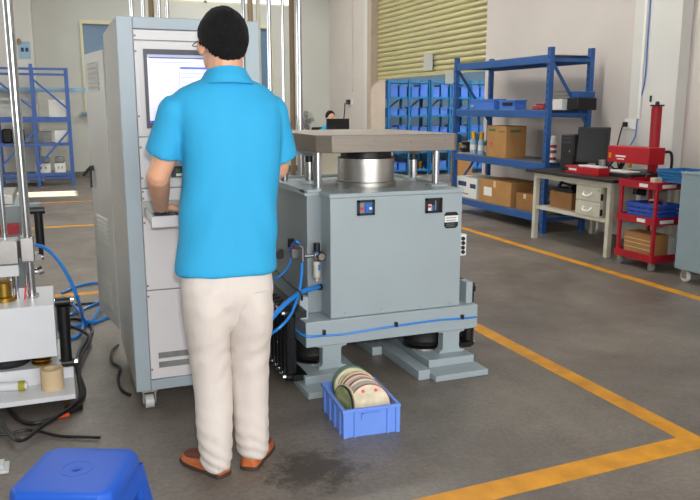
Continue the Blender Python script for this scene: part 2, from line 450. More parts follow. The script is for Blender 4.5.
# the store room behind the shutter
an = MB(); an.box(XW+.2, 11, 15.6, 15.8, 0, CEIL); struct(an.build('wall_store', 'store_blue'))
struct(box(10.8, 11, 5, 15.6, 0, CEIL).build('wall_store_right', 'wall_white'))
struct(box(XW+.2, 11, 4.8, 5, 0, CEIL).build('wall_store_front', 'wall_white'))
struct(box(XW+.21, 6.6, 15.55, 15.6, 1.0, 2.6).build('window_4', 'glass_blue'))

# unseen tube lamps added to light the hall and the store room
for i, (x, y) in enumerate(((.2, 6.5), (3.4, 6.5), (.2, 10.8), (3.4, 10.8), (3.2, 14.0), (8.4, 12.2), (8.4, 9.6))):
    t = thing('added_tube_lamp', (x, y, CEIL-.12), 'unseen twin-tube lamp added under the ceiling to light the hall' if x < 6 else 'unseen twin-tube lamp added under the ceiling to light the store room', 'lamp', 'added ceiling tube lamps')
    box(x-.75, x+.75, y-.09, y+.09, CEIL-.06, CEIL).build('housing', 'panel_white', t)
    for s in (-.045, .045): MB().cyl((x-.7, y+s, CEIL-.09), (x+.7, y+s, CEIL-.09), .018, n=8).build('tube', 'lamp_tube', t)
    l = light('lamp_light', 'AREA', (x, y, CEIL-.13), (0, 0, 0), 62 if x < 6 else 170, (1, .985, .94), shape='RECTANGLE', size=1.4, size_y=.16)

# ------------------------------------------------------------------ shock test machine
T = thing('shock_test_machine', (1.595, 3.9, 0), 'grey-blue shock test machine with a thick steel table on top', 'machine')
PY = 3.45
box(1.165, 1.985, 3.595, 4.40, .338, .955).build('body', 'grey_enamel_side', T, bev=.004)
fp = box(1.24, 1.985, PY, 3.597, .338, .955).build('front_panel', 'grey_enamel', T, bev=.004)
box(1.235, 1.992, PY-.004, 3.64, .955, .976).build('top_lip', 'grey_enamel', T, bev=.003)
tp = MB(); tp.box(1.155, 1.995, 3.60, 4.42, .953, .968); tp.box(1.155, 1.17, 3.60, 4.42, .968, .985); tp.box(1.98, 1.995, 3.64, 4.42, .968, .985); tp.box(1.17, 1.98, 4.405, 4.42, .968, .985)
tp.build('top_tray', 'grey_enamel', T, bev=.002)
box(1.155, 1.25, 3.6, 3.68, .968, .985).build('mounting_pad', 'grey_enamel', T, bev=.003)
box(1.88, 1.98, 3.6, 3.68, .974, .985).build('mounting_pad', 'grey_enamel', T, bev=.003)
for u, v in ((345, 313), (381, 309.5), (420, 306), (449, 303)):
    c = P(u, v, y=PY); MB().cyl((c.x, PY-.003, c.z), (c.x, PY+.002, c.z), .004, n=8).build('screw', 'steel', fp)
# switches, nameplate, socket box
for k, (u0, u1, v0, v1) in enumerate(((357, 374, 199.5, 215.5), (425, 441.5, 197.5, 213))):
    a = P(u0, v1, y=PY); b = P(u1, v0, y=PY)
    q = MB(); q.box(a.x, b.x, PY-.014, PY, a.z, a.z+.011); q.box(a.x, b.x, PY-.014, PY, b.z-.011, b.z); q.box(a.x, a.x+.011, PY-.014, PY, a.z, b.z); q.box(b.x-.011, b.x, PY-.014, PY, a.z, b.z)
    sw = q.build('breaker_switch', 'black_plastic', T)
    wd = b.x-a.x-.022; x = a.x+.011
    if k == 0:
        box(x, x+wd*.36, PY-.006, PY, a.z+.011, b.z-.011).build('switch_cover', 'grey_wrap', sw); box(x+wd*.36, b.x-.011, PY-.007, PY, a.z+.011, b.z-.011).build('switch_body', 'switch_blue', sw)
        box(x+.006, x+wd*.33, PY-.012, PY-.006, a.z+.027, a.z+.042).build('trip_button', 'switch_red', sw)
        box(x+wd*.45, x+wd*.7, PY-.013, PY-.007, a.z+.018, a.z+.05).build('rocker', 'switch_blue', sw)
        box(x+wd*.75, x+wd*.95, PY-.009, PY-.007, a.z+.028, a.z+.04).build('rating_plate', 'label_white', sw)
    else:
        box(x, b.x-.011, PY-.004, PY, a.z+.011, b.z-.011).build('switch_cover', 'black_plastic', sw); box(x+wd*.0, x+wd*.3, PY-.008, PY-.004, a.z+.012, a.z+.045).build('rating_plate', 'label_white', sw)
        box(x+wd*.05, x+wd*.25, PY-.011, PY-.008, a.z+.028, a.z+.04).build('trip_button', 'switch_red', sw)
        box(x+wd*.3, x+wd*.5, PY-.009, PY-.004, a.z+.012, a.z+.04).build('rocker', 'switch_blue', sw); box(x+wd*.58, x+wd*.68, PY-.009, PY-.004, a.z+.014, b.z-.014).build('rail', 'grey_wrap', sw)
a = P(444, 228.5, y=PY); b = P(458, 211.5, y=PY); h = b.z-a.z
q = MB(); c_ = .012
q.prism([(a.x+c_, a.z), (b.x-c_, a.z), (b.x, a.z+c_), (b.x, b.z-c_), (b.x-c_, b.z), (a.x+c_, b.z), (a.x, b.z-c_), (a.x, a.z+c_)], 'Y', PY-.003, PY)
npl = q.build('nameplate', 'black_plastic', T); box(a.x, b.x, PY-.0045, PY-.003, a.z+h*.38, b.z-h*.22).build('plate_band', 'label_white', npl)
for k in range(2): box(a.x+.008, b.x-.012, PY-.0048, PY-.0045, a.z+h*(.47+.15*k), a.z+h*(.47+.15*k)+.004).build('text_line', 'grey_wrap', npl)
for k in range(2): box(a.x+.012, b.x-.02, PY-.0034, PY-.003, a.z+h*(.12+.12*k), a.z+h*(.12+.12*k)+.003).build('text_line', 'grey_wrap', npl)
a = P(462, 254.5, y=3.5); b = P(468, 233, y=3.5)
sb = box(1.985, 2.03, 3.47, 3.54, a.z, b.z).build('socket_box', 'machine_white', T, bev=.003)
for k in (.3, .72):
    z = a.z+(b.z-a.z)*k; MB().cyl((2.007, 3.47, z+.01), (2.007, 3.462, z+.01), .011, n=10).build('socket', 'black_plastic', sb); MB().cyl((2.008, 3.47, z-.014), (2.008, 3.462, z-.014), .011, n=10).build('socket', 'black_plastic', sb)
# base beams
for y0, y1 in ((3.43, 3.63), (4.26, 4.46)):
    box(1.10, 2.09, y0, y1, .205, .337).build('base_beam', 'grey_enamel', T, bev=.004)
box(1.10, 1.24, 3.63, 4.26, .25, .335).build('side_beam', 'grey_enamel', T); box(1.95, 2.09, 3.63, 4.26, .25, .335).build('side_beam', 'grey_enamel', T)
# foot columns: flared I profile
for y0, y1 in ((3.45, 3.505), (4.385, 4.44)):
    for cx in (1.24, 1.935):
        pr_ = [(-.065, .075), (.085, .075), (.085, .086), (.062, .09), (.055, .102), (.055, .178), (.064, .188), (.085, .19), (.088, .205), (-.075, .205), (-.075, .196), (-.045, .19), (-.045, .102), (-.052, .09), (-.065, .086)]
        MB().prism([(cx+x, z) for x, z in pr_], 'Y', y0, y1).build('foot_column', 'grey_enamel', T)
# pads
MB().box(1.075, 1.37, 3.37, 4.5, .032, .075).build('foot_plate', 'grey_enamel', T, bev=.003)
MB().box(1.055, 1.35, 3.262, 4.52, 0, .032).build('floor_pad', 'grey_enamel', T, bev=.003)
MB().box(1.765, 2.04, 3.37, 4.5, .032, .075).build('foot_plate', 'grey_enamel', T, bev=.003)
MB().box(1.742, 2.055, 3.245, 4.52, 0, .032).build('floor_pad', 'grey_enamel', T, bev=.003)
MB().box(1.67, 1.738, 3.30, 4.52, 0, .052).build('floor_rail', 'grey_enamel', T, bev=.003)
MB().box(1.60, 1.66, 3.75, 4.6, 0, .05).build('floor_rail', 'grey_enamel', T, bev=.003)
for x in (1.215, 1.865):
    for y in (3.64, 4.25):
        bl = MB(); bl.lathe((x, y, .081), [(.075, 0), (.105, .012), (.118, .04), (.112, .062), (.116, .085), (.105, .105), (.08, .124), (.0, .124)], 22)
        b_ = bl.build('air_spring', 'black_rubber', T); MB().lathe((x, y, .075), [(.12, 0), (.12, .006), (.0, .006)], 22).build('spring_plate', 'steel', b_)
# side dampers
rows = [(1.02, 3.44, 14, -1), (2.135, 3.60, 10, 1)]; dsp = .066
for X, y0, n, s in rows:
    for i in range(n):
        y = y0+i*dsp
        d = MB(); d.cyl((X, y, .085), (X, y, .26), .031, n=10); d.cyl((X, y, .26), (X, y, .38), .026, n=10); d.cyl((X-.026, y, .065), (X+.026, y, .065), .022, n=10); d.cyl((X-.026, y, .395), (X+.026, y, .395), .022, n=10)
        d_ = d.build('side_damper', 'black_plastic', T)
        for z in (.065, .395):
            MB().cyl((X+s*.026, y, z), (X+s*.042, y, z), .012, n=8).build('bolt', 'chrome', d_)
    br = MB(); ya, yb = y0-.04, y0+(n-1)*dsp+.04
    br.box(X-.016*s, X-s*.075, ya, yb, .375, .41) if s < 0 else br.box(X-.075, X+.016, ya, yb, .375, .41)
    br.build('damper_rail', 'black_plastic', T)
    br = MB(); br.box(min(X, X-s*.075), max(X, X-s*.075), ya, yb, .05, .08); br.build('damper_rail', 'black_plastic', T)
MB().bar((1.995, 3.6, .46), (2.15, 3.62, .39), .012, .02).build('damper_link', 'black_plastic', T)
a = P(299, 318, y=3.52); b = P(307, 296, y=3.52); box(a.x, b.x, 3.5, 3.55, .336, b.z).build('corner_stub', 'grey_enamel', T, bev=.002)
a = P(464, 303, y=3.5); b = P(471, 281, y=3.5); box(a.x, b.x, 3.48, 3.56, .336, b.z).build('corner_stub', 'grey_enamel', T, bev=.002)
# guide posts, lift columns, drum
for x, y in ((1.245, 3.655), (1.93, 3.655), (1.245, 4.26), (1.93, 4.26)):
    p_ = MB(); p_.cyl((x, y, .968), (x, y, 1.176), .0205, n=18); p_.build('guide_post', 'chrome', T)
for x, y in ((1.345, 4.10), (1.99, 4.06)):
    lf = MB(); lf.cyl((x, y, .968), (x, y, .985), .06, n=20); lf.build('column_flange', 'grey_enamel', T)
    c1 = MB(); c1.cyl((x, y, .985), (x, y, 1.09), .026, n=16); c1.build('lift_column', 'chrome', T)
    c2 = MB(); c2.cyl((x, y, 1.09), (x, y, 1.135), .022, n=16); c2.build('column_gland', 'black_plastic', T)
    c3 = MB(); c3.lathe((x, y, 1.125), [(.03, 0), (.05, .012), (.08, .02), (.08, .05), (0, .05)], 12); c3.build('column_cap', 'grey_enamel', T)
dr = MB(); dr.lathe((1.588, 3.83, .968), [(.168, 0), (.168, .03), (.157, .034), (.157, .158), (.15, .163), (.0, .163)], 48); dr.build('drum', 'brushed', T)
dk = MB(); dk.lathe((1.588, 3.83, 1.13), [(.14, 0), (.14, .03), (.12, .046), (0, .046)], 32); dk.build('drum_cap', 'black_plastic', T)
def octa(x0, x1, y0, y1, c): return [(x0+c, y0), (x1-c*.4, y0), (x1, y0+c*.4), (x1, y1-c), (x1-c, y1), (x0+c, y1), (x0, y1-c), (x0, y0+c)]
tb = MB(); tb.prism(octa(1.205, 1.985, 3.50, 4.42, .065), 'Z', 1.174, 1.262); tbo = tb.build('table', 'cast_plate', T, bev=.004)
for u, v in ((376, 140), (412, 140.5), (446, 140.5)):
    c = P(u, v, y=3.5); MB().cyl((c.x, 3.497, c.z), (c.x, 3.502, c.z), .009, n=10).build('plug', 'cast_plate', tbo)
# air service unit on the left front
fx = P(318, 260, y=3.555).x; zt = P(318, 243, y=3.555).z; zb = P(316, 281, y=3.555).z
fr_ = MB(); fr_.box(fx-.022, fx+.018, 3.54, 3.592, zt-.085, zt-.045); fr_.build('regulator_body', 'steel', T, bev=.003)
MB().cyl((fx-.006, 3.555, zt-.045), (fx-.006, 3.555, zt), .017, n=12).build('regulator_knob', 'black_plastic', T)
MB().cyl((fx-.006, 3.555, zt-.05), (fx-.006, 3.555, zt-.043), .021, n=12).build('knob_ring', 'switch_blue', T)
fb = MB(); fb.lathe((fx-.008, 3.555, zb), [(.0, 0), (.008, 0), (.008, .015), (.017, .02), (.019, .03), (.019, .105), (.0, .105)], 14); fbo = fb.build('filter_bowl', 'desk_cream', T)
box(fx-.006, fx+.006, 3.533, 3.538, zb+.06, zb+.09).build('bowl_sticker', 'switch_blue', fbo)
MB().cyl((fx+.008, 3.54, zt-.066), (fx+.008, 3.517, zt-.066), .024, n=18).build('pressure_gauge', 'black_plastic', T)
MB().cyl((fx+.008, 3.517, zt-.066), (fx+.008, 3.514, zt-.066), .018, n=18).build('gauge_face', 'cast_plate', T)
vx = 1.145; V = lambda u, v: P(u, v, x=vx)
mn = MB(); a = P(303, 249, y=3.56); mn.cyl((a.x, 3.56, zt-.066), (fx, 3.56, zt-.066), .008, n=8); mn.cyl((a.x, 3.56, a.z+.01), (a.x, 3.56, a.z-.065), .010, n=8); mn.cyl((a.x, 3.56, a.z), (a.x-.01, 3.66, a.z+.004), .009, n=8)
mn.build('manifold', 'steel', T)
vb = V(294, 252); vbo = MB().box(vx-.02, vx+.02, vb.y-.03, vb.y+.03, vb.z-.03, vb.z+.02).build('valve_body', 'steel', T, bev=.004)
b_ = V(292, 245); MB().cyl((vx-.005, b_.y, b_.z-.012), (vx-.005, b_.y, b_.z+.035), .018, n=10).build('valve_cap', 'black_plastic', T); MB().cyl((vx-.005, b_.y, b_.z-.016), (vx-.005, b_.y, b_.z-.008), .021, n=10).build('valve_ring', 'switch_red', T)
b_ = V(284, 254); kb = MB().cyl((vx-.01, b_.y+.05, b_.z), (vx-.03, b_.y-.02, b_.z), .024, n=12).build('silencer', 'black_plastic', T)
def hose(pts, r, name='air_hose'): return MB().tube(pts, r, 10).build(name, 'hose_blue', T)
hose([P(300, 244, x=1.14), P(296, 241.5, x=1.12), P(292, 245, x=1.12), P(290, 252, x=1.125)], .006)
hose([P(302, 263, y=3.55), P(301.5, 275, y=3.53), P(299, 292, y=3.48), P(291, 314, y=3.40), P(279, 328, y=3.36), P(266, 335, y=3.42), Vector((.945, 3.6, .33)), Vector((.95, 3.9, .2))], .0075)
hose([P(320, 287, y=3.575), P(312, 288.5, y=3.53), P(298, 294, y=3.46), P(284, 305, y=3.38), P(270, 320, y=3.32), P(262, 330, y=3.4), Vector((.93, 3.55, .36)), Vector((.94, 3.9, .22))], .0125)
MB().cyl(P(323, 286.5, y=3.6), P(318.5, 287.3, y=3.57), .016, n=10).build('hose_fitting', 'black_plastic', T)
hose([P(291, 258, x=1.125), P(289, 266, x=1.10), P(282, 274, x=1.04), P(273, 279, x=1.0), Vector((.97, 4.1, .42))], .006)
MB().tube([P(276, 270, x=1.1), P(290, 284, x=1.05), P(300, 292, x=1.04), P(302, 300, x=1.05)], .006).build('cable', 'black_plastic', T)
# blue tube clipped along the front beam
tb_ = [(297, 330), (304, 335.5), (325, 335.5), (345, 334), (370, 330), (396, 326), (420, 322.5), (440, 320), (462, 318.5), (476.5, 317)]
hose([Vector((P(u, v, y=3.425).x, 3.425 if i else 3.55, P(u, v, y=3.425).z)) for i, (u, v) in enumerate(tb_)], .0055)
for u, v in ((324, 333), (396, 325), (462, 317.5)):
    c = P(u, v, y=3.425); box(c.x-.007, c.x+.007, 3.414, 3.432, c.z-.008, c.z+.016).build('hose_clip', 'black_plastic', T)

# ------------------------------------------------------------------ control cabinet
T = thing('control_cabinet', (.578, 3.83, 0), 'tall pale blue-grey control cabinet with a built-in monitor', 'cabinet')
CX0, CX1, CY0, CY1, CZ0, CZ1 = .265, .885, 3.40, 4.27, .10, 1.778
fw = .068
q = MB(); q.box(CX0, CX0+fw, CY0, CY0+.03, CZ0, CZ1); q.box(CX1-fw, CX1, CY0, CY0+.03, CZ0, CZ1); q.box(CX0+fw, CX1-fw, CY0, CY0+.03, CZ1-.05, CZ1); q.box(CX0+fw, CX1-fw, CY0, CY0+.03, CZ0, CZ0+.05)
q.build('front_frame', 'cab_blue', T, bev=.004)
MB().box(CX0, CX1, CY0+.03, CY1, CZ0, CZ1).build('shell', 'cab_side', T, bev=.004)
PA, PB = CX0+fw, CX1-fw
zs = [CZ1-.05, 1.681, 1.271, 1.044, .985, .914, .577, CZ0+.05]
PYf = CY0+.008
def panel(z0, z1, name='blank_panel'):
    return box(PA+.002, PB-.002, PYf, CY0+.031, z0+.0025, z1-.0025).build(name, 'panel_white', T, bev=.002)
panel(zs[1], zs[0]); mp_ = panel(zs[2], zs[1], 'monitor_panel'); panel(zs[3], zs[2]); panel(zs[4], zs[3]); panel(zs[6], zs[5]); lp = panel(zs[7], zs[6], 'vent_panel')
for k in range(2): box(PA+.04, PB-.04, PYf-.002, PYf+.002, .205+.045*k, .233+.045*k).build('vent_slot', 'grey_wrap', lp)
for z in (1.70, 1.635, 1.36, 1.225, 1.09, 1.03, 1.0, .89, .6, .55, .2):
    for x in (PA+.008, PB-.008): MB().cyl((x, PYf-.003, z), (x, PYf+.002, z), .005, n=8).build('screw', 'old_brown_pipe', T)
mx0 = P(140, 90, y=3.4).x; q = MB()
xb0, xb1, zb0, zb1 = .372, .79, 1.308, 1.645
q.box(xb0-.018, xb1+.018, PYf-.003, PYf, zb0-.022, zb1+.022); q.build('monitor_surround', 'panel_white', mp_)
q = MB(); b1 = .014
q.box(xb0, xb1, PYf-.014, PYf-.003, zb1-.022, zb1); q.box(xb0, xb1, PYf-.014, PYf-.003, zb0, zb0+.024); q.box(xb0, xb0+b1, PYf-.014, PYf-.003, zb0+.024, zb1-.022); q.box(xb1-b1, xb1, PYf-.014, PYf-.003, zb0+.024, zb1-.022)
bz = q.build('monitor_bezel', 'dark_bezel', T)
sx0, sx1, sz0, sz1 = xb0+b1, xb1-b1, zb0+.024, zb1-.022; sy = PYf-.008
scr = box(sx0, sx1, sy, PYf-.003, sz0, sz1).build('screen', 'screen_glow', T)
SW, SHh = sx1-sx0, sz1-sz0
def sq(n, a, b, c, d, m): return box(sx0+SW*a, sx0+SW*b, sy-.0008, sy, sz0+SHh*c, sz0+SHh*d).build(n, m, scr)
sq('title_bar', 0, 1, .955, 1, 'screen_line'); sq('menu_strip', .02, 1, .945, .96, 'screen_dark'); sq('taskbar', 0, 1, 0, .03, 'screen_blue'); sq('taskbar_icons', .02, .3, .008, .022, 'screen_dark')
sq('window_heading', .36, 1, .795, .825, 'screen_blue'); sq('side_rule', .345, .35, .1, .83, 'screen_line')
for k in range(9): sq('text_line', .37, .62+.2*((k*7) % 3)/2, .73-.065*k, .737-.065*k, 'screen_line')
for k in range(5): sq('text_line', .04, .2+.05*(k % 3), .2-.03*k, .206-.03*k, 'screen_line')
sq('tool_row', .02, .5, .885, .893, 'screen_line')
# control strip under the monitor
a = P(176, 173, y=3.4); st = box(a.x-.02, PB-.03, PYf-.01, PYf, a.z-.02, a.z+.03).build('control_strip', 'dark_bezel', T)
box(a.x-.0, a.x+.02, PYf-.013, PYf-.01, a.z+.005, a.z+.02).build('indicator', 'ink_green', st); box(a.x+.0, a.x+.04, PYf-.012, PYf-.01, a.z-.014, a.z-.002).build('display', 'label_white', st)
# keyboard drawer
KZ, KY = .922, 3.11
q = MB(); q.box(.345, .82, KY+.015, CY0+.05, KZ, KZ+.012); q.box(.345, .357, KY+.015, CY0+.05, KZ+.012, KZ+.035); q.box(.808, .82, KY+.015, CY0+.05, KZ+.012, KZ+.035); q.box(.34, .825, KY, KY+.015, KZ-.01, KZ+.036)
kd = q.build('keyboard_drawer', 'panel_white', T, bev=.002)
kbm = MB(); kbm.box(.365, .80, KY+.03, KY+.19, KZ+.013, KZ+.024)
kbo = kbm.build('keyboard', 'dark_bezel', kd)
kk = MB()
for r_ in range(5):
    for c in range(15): kk.box(.372+c*.0283, .372+c*.0283+.023, KY+.04+r_*.029, KY+.04+r_*.029+.023, KZ+.024, KZ+.030)
ko = kk.build('keys', 'black_plastic', kd); ko['kind'] = 'stuff'
# castors
for x in (CX0+.06, CX1-.06):
    for y in (CY0+.05, CY1-.07):
        q = MB(); q.box(x-.035, x+.035, y-.035, y+.035, .088, .1); q.box(x-.03, x-.024, y-.02, y+.02, .03, .088); q.box(x+.024, x+.03, y-.02, y+.02, .03, .088)
        cs = q.build('castor', 'steel', T); MB().cyl((x-.02, y, .033), (x+.02, y, .033), .033, n=16).build('wheel', 'clear_castor', cs)
# rear door standing open, with louvres and handle
hd = Vector((CX0+.004, CY1+.004, 0)); ang = R(9); wd = .5
dv = Vector((-math.sin(ang), math.cos(ang), 0)); nv = Vector((-math.cos(ang), -math.sin(ang), 0))
dm = Matrix(((dv.x, nv.x, 0, hd.x), (dv.y, nv.y, 0, hd.y), (0, 0, 1, 0), (0, 0, 0, 1)))
q = MB(); q.M = dm; q.box(.0, wd, -.012, .012, .16, 1.70); do = q.build('rear_door', 'cab_side', T, bev=.003)
for z0 in (.25, .62, 1.49):
    for k in range(6):
        q = MB(); q.M = dm; z = z0+k*.027
        q.prism([(.012, z), (.012, z+.02), (.02, z+.004), (.02, z)], 'X', .12, wd-.1); q.build('louvre', 'cab_side', do)
q = MB(); q.M = dm; q.box(wd-.1, wd-.08, .012, .03, 1.03, 1.06); q.bar((wd-.09, .03, 1.05), (wd-.09, .032, .93), .02, .012, (0, 1, 0)); q.bar((wd-.09, .03, 1.05), (wd-.05, .065, 1.0), .014, .014); q.build('door_handle', 'black_plastic', do)

# ------------------------------------------------------------------ the operator, seen from behind
BY = 2.72
T = thing('person', (.59, 2.70, 0), 'person in a sky-blue polo shirt and cream trousers standing at the tall cabinet', 'person')
def ring(v, uL, uR, b, yc=BY, n=28, sq_=.0, zoff=0):
    """elliptic body section: photo silhouette at height v, b = half depth"""
    a = P(uL, v, y=yc); c = P(uR, v, y=yc); cx = (a.x+c.x)/2; hx = (c.x-a.x)/2*.985; z = (a.z+c.z)/2+zoff
    out = []
    for k in range(n):
        t = 2*math.pi*k/n; ct, st_ = math.cos(t), math.sin(t); e = 2/(2+sq_*2)
        x = math.copysign(abs(ct)**e, ct); y = math.copysign(abs(st_)**e, st_)
        out.append(Vector((cx+hx*x, yc+b*y, z)))
    return out
# key joints
HC = P(222, 44, y=BY+.015)                                  # head centre
fd = Vector((-.16, 1, -.12)).normalized()                   # looking at the monitor, a little down and to the left
rt = fd.cross(Vector((0, 0, 1))).normalized(); hup = rt.cross(fd)
HM = Matrix((rt, fd, hup)).transposed()                     # head axes: x right, y forward, z up
def H(x, y, z): return HC + HM @ Vector((x, y, z))
NB = P(226, 82, y=BY-.005)
ShL = P(183, 112, y=BY+.0); ElL = P(158, 176, y=BY+.05); WrL = P(161, 206.5, y=3.01)
ShR = P(264, 110, y=BY+.01); ElR = P(279, 166, y=BY+.10); WrR = Vector((.72, 3.05, .985))
bd = MB()
bd.ellipsoid(H(0, -.012, .028), (.079, .098, .092), rot=HM)           # skull
bd.ellipsoid(H(0, .03, -.045), (.06, .066, .072), rot=HM)             # jaw
bd.ellipsoid(H(0, .075, -.095), (.026, .022, .02), rot=HM)            # chin
bd.limb([H(0, .088, .005), H(0, .106, -.022), H(0, .112, -.036)], [.009, .013, .016], 10)   # nose
bd.ellipsoid(H(0, .092, -.062), (.024, .012, .009), rot=HM)           # lips
bd.ellipsoid(H(-.03, .083, .022), (.03, .014, .009), rot=HM); bd.ellipsoid(H(.03, .083, .022), (.03, .014, .009), rot=HM)  # brows
for s in (-1, 1):                                                     # ears
    er = HM @ Matrix.Rotation(R(-s*28), 3, 'Z'); bd.ellipsoid(H(s*.081, -.004, -.012), (.009, .019, .033), rot=er, n=14, m=10)
bd.limb([H(0, -.02, -.04), NB, NB-Vector((0, 0, .09))], [.062, .064, .075])   # neck
bd.loft([ring(96, 185, 264, .08), ring(120, 184, 266, .1), ring(160, 186, 268, .105), ring(210, 188, 264, .1), ring(262, 186, 266, .105), ring(300, 186, 266, .1)])
def arm(S, E, W, palm_dir, thumb_dir, side):
    bd.limb([S, S.lerp(E, .5), E], [.044, .044, .041], 14)
    bd.limb([E, E.lerp(W, .35), W], [.043, .041, .028], 14)
    pd = Vector(palm_dir).normalized(); td = Vector(thumb_dir).normalized(); up = pd.cross(td).normalized()
    if up.z < 0: up = -up
    bd.limb([W, W+pd*.035, W+pd*.075], [.028, .036, .036], 14, flat=(up, .42))
    k0 = W+pd*.085
    for i, (off, ln_) in enumerate(((.028, .066), (.0095, .075), (-.0095, .07), (-.028, .055))):
        b0 = k0+td*off-pd*(.012 if i == 3 else .002 if i == 0 else 0)
        spread = td*(off*.35)
        p1 = b0+pd*ln_*.45+spread*.6+up*.006; p2 = b0+pd*ln_*.78+spread-up*.006; p3 = b0+pd*ln_*.98+spread*1.1-up*.022
        bd.limb([b0-pd*.02, p1, p2, p3], [.0092, .0086, .0078, .0066], 10)
    tb0 = W+pd*.028+td*.03
    bd.limb([tb0-td*.012, tb0+pd*.025+td*.018-up*.004, tb0+pd*.052+td*.024-up*.014], [.013, .0105, .008], 10)
arm(ShL, ElL, WrL, (.92, .36, -.16), (.36, -.93, 0), -1)
WrR.z = WrL.z; arm(ShR, ElR, WrR, (-.35, .92, -.12), (-.9, -.35, 0), 1)
LEG = []
for s, (hip, knee, ankle, toe) in ((-1, (P(205, 300, y=BY), P(209, 378, y=BY+.02), P(217, 455, y=2.665), P(190, 462, y=2.76))), (1, (P(249, 300, y=BY), P(250, 378, y=BY+.02), P(252, 452, y=2.70), P(266, 455, y=2.78)))):
    bd.limb([hip, hip.lerp(knee, .5), knee], [.066, .058, .046], 14); bd.limb([knee, knee.lerp(ankle, .35), ankle], [.046, .044, .034], 14)
    an_ = Vector((ankle.x, ankle.y, .075)); bd.limb([ankle, an_], [.036, .034]); LEG.append((knee, ankle))
from_mesh('body', remesh(bd, .005, 3), 'skin', T)
for s in (-1, 1):
    MB().ellipsoid(H(s*.031, .079, .004), (.0125, .011, .0095), 12, 8, HM).build('eye', 'eye_white', T)
    MB().ellipsoid(H(s*.031, .0885, .004), (.0052, .003, .0052), 10, 6, HM).build('iris', 'hair_black', T)
# hair
hm = MB(); rr = (.0885, .107, .112); nn, mm = 56, 40
vs = []; fs = []
for i in range(mm+1):
    ph = math.pi*i/mm
    for k in range(nn):
        t = 2*math.pi*k/nn
        q = Vector((math.sin(ph)*math.cos(t), math.sin(ph)*math.sin(t), math.cos(ph)))
        z = q.z*rr[2]+.016; y = q.y*rr[1]-.016; x = q.x*rr[0]
        if z < .0:                      # the back of the hair hugs the nape, the sides stop above the ears
            f_ = 1+z*1.5; x *= f_; y = y*(1+z*1.2)
        vs.append(H(x, y, z)); 
keep = []
def hairline(x, y):
    if y > .045: return .062
    if y > .0: return .062-(.045-y)/.045*.05 if abs(x) > .02 else .06
    if y > -.045: return .012-(-y)/.045*.045
    return -.033-min(1, (-.045-y)/.03)*.044
for i in range(mm):
    for k in range(nn):
        ids = (i*nn+k, i*nn+(k+1) % nn, (i+1)*nn+(k+1) % nn, (i+1)*nn+k)
        c = sum((vs[j] for j in ids), Vector())/4; l = HM.transposed() @ (c-HC)
        if l.z > hairline(l.x, l.y): fs.append(ids)
hm.add(vs, fs); hme = hm.mesh('hair', None)
bm = bmesh.new(); bm.from_mesh(hme); bmesh.ops.delete(bm, geom=[v for v in bm.verts if not v.link_faces], context='VERTS'); bmesh.ops.remove_doubles(bm, verts=bm.verts, dist=.0005)
bmesh.ops.recalc_face_normals(bm, faces=bm.faces); bm.to_mesh(hme); bm.free()
def hfn(co, n):
    k = noise.noise(co*28)*.003+noise.noise(co*110)*.0025
    return co+n*k
ho = from_mesh('hair', hme, 'hair_black', T, hfn); md = ho.modifiers.new('s', 'SOLIDIFY'); md.thickness = .016; md.offset = -1; 
# glasses
g = MB()
for s in (-1, 1):
    g.tube([H(s*.033+.024*math.cos(t), .105-.0*abs(math.cos(t)), .002+.017*math.sin(t)) for t in [2*math.pi*i/14 for i in range(15)]], .0016, 6, 1)
    g.tube([H(s*.058, .104, .008), H(s*.078, .094, .008), H(s*.088, .03, .006), H(s*.09, -.005, .004), H(s*.088, -.02, -.012)], .0018, 6)
g.tube([H(-.01, .107, .006), H(0, .109, .009), H(.01, .107, .006)], .0014, 6)
g.build('glasses', 'black_plastic', T)
# polo shirt
sh_ = MB()
sh_.loft([ring(77, 206, 248, .06, BY-.005), ring(80, 200, 254, .068, BY-.004), ring(84, 189, 263, .078, BY-.002), ring(88.5, 179, 269, .085), ring(94, 172.5, 274, .094), ring(103, 171, 279, .106, sq_=.1), ring(115, 173, 280, .12, sq_=.2), ring(135, 178, 280, .128, sq_=.22), ring(160, 180.5, 279, .13, sq_=.22),
          ring(190, 179.5, 277.5, .128, sq_=.2), ring(220, 177.5, 276, .128, sq_=.2), ring(250, 175.5, 275.5, .13, sq_=.2), ring(266, 174, 276.5, .134, sq_=.2), ring(271.5, 174.5, 276, .133, sq_=.2)])
SlL = P(163.5, 155, y=BY+.045); SlR = P(281, 158, y=BY+.06)
def sleeve(S, E, e0, e1):
    d = (E-S).normalized(); pts = [S-d*.0, S.lerp(E, .35), S.lerp(E, .7), E]
    rads = [e0, e0*.98, (e0+e1)/2, e1]
    rings = []
    for p, r_ in zip(pts, rads):
        a = d.orthogonal().normalized(); b = d.cross(a); rings.append([p+(a*math.cos(2*math.pi*k/24)+b*math.sin(2*math.pi*k/24))*r_ for k in range(24)])
    a = d.orthogonal().normalized(); b = d.cross(a)
    rings.insert(0, [S-d*e0*.6+(a*math.cos(2*math.pi*k/24)+b*math.sin(2*math.pi*k/24))*e0*.72 for k in range(24)])
    sh_.loft(rings)
sleeve(P(176.5, 110, y=BY), SlL, .062, .069)
sleeve(P(270, 110, y=BY+.01), SlR, .063, .068)
def folds(co, n):
    # soft drag lines of hanging cloth
    k = noise.noise(Vector((co.x*7, co.y*7, co.z*2.2)))*.0075
    dz = max(0, 1-abs(co.z-1.0)/.3)
    k += dz*.0042*math.sin((co.x-.58)*48+math.copysign(1, co.x-.58)*co.z*26+2*noise.noise(co*4))*min(1, abs(co.x-.58)/.09)
    return co+n*k
me = remesh(sh_, .007, 14); from_mesh('polo_shirt', me, 'shirt', T, folds)
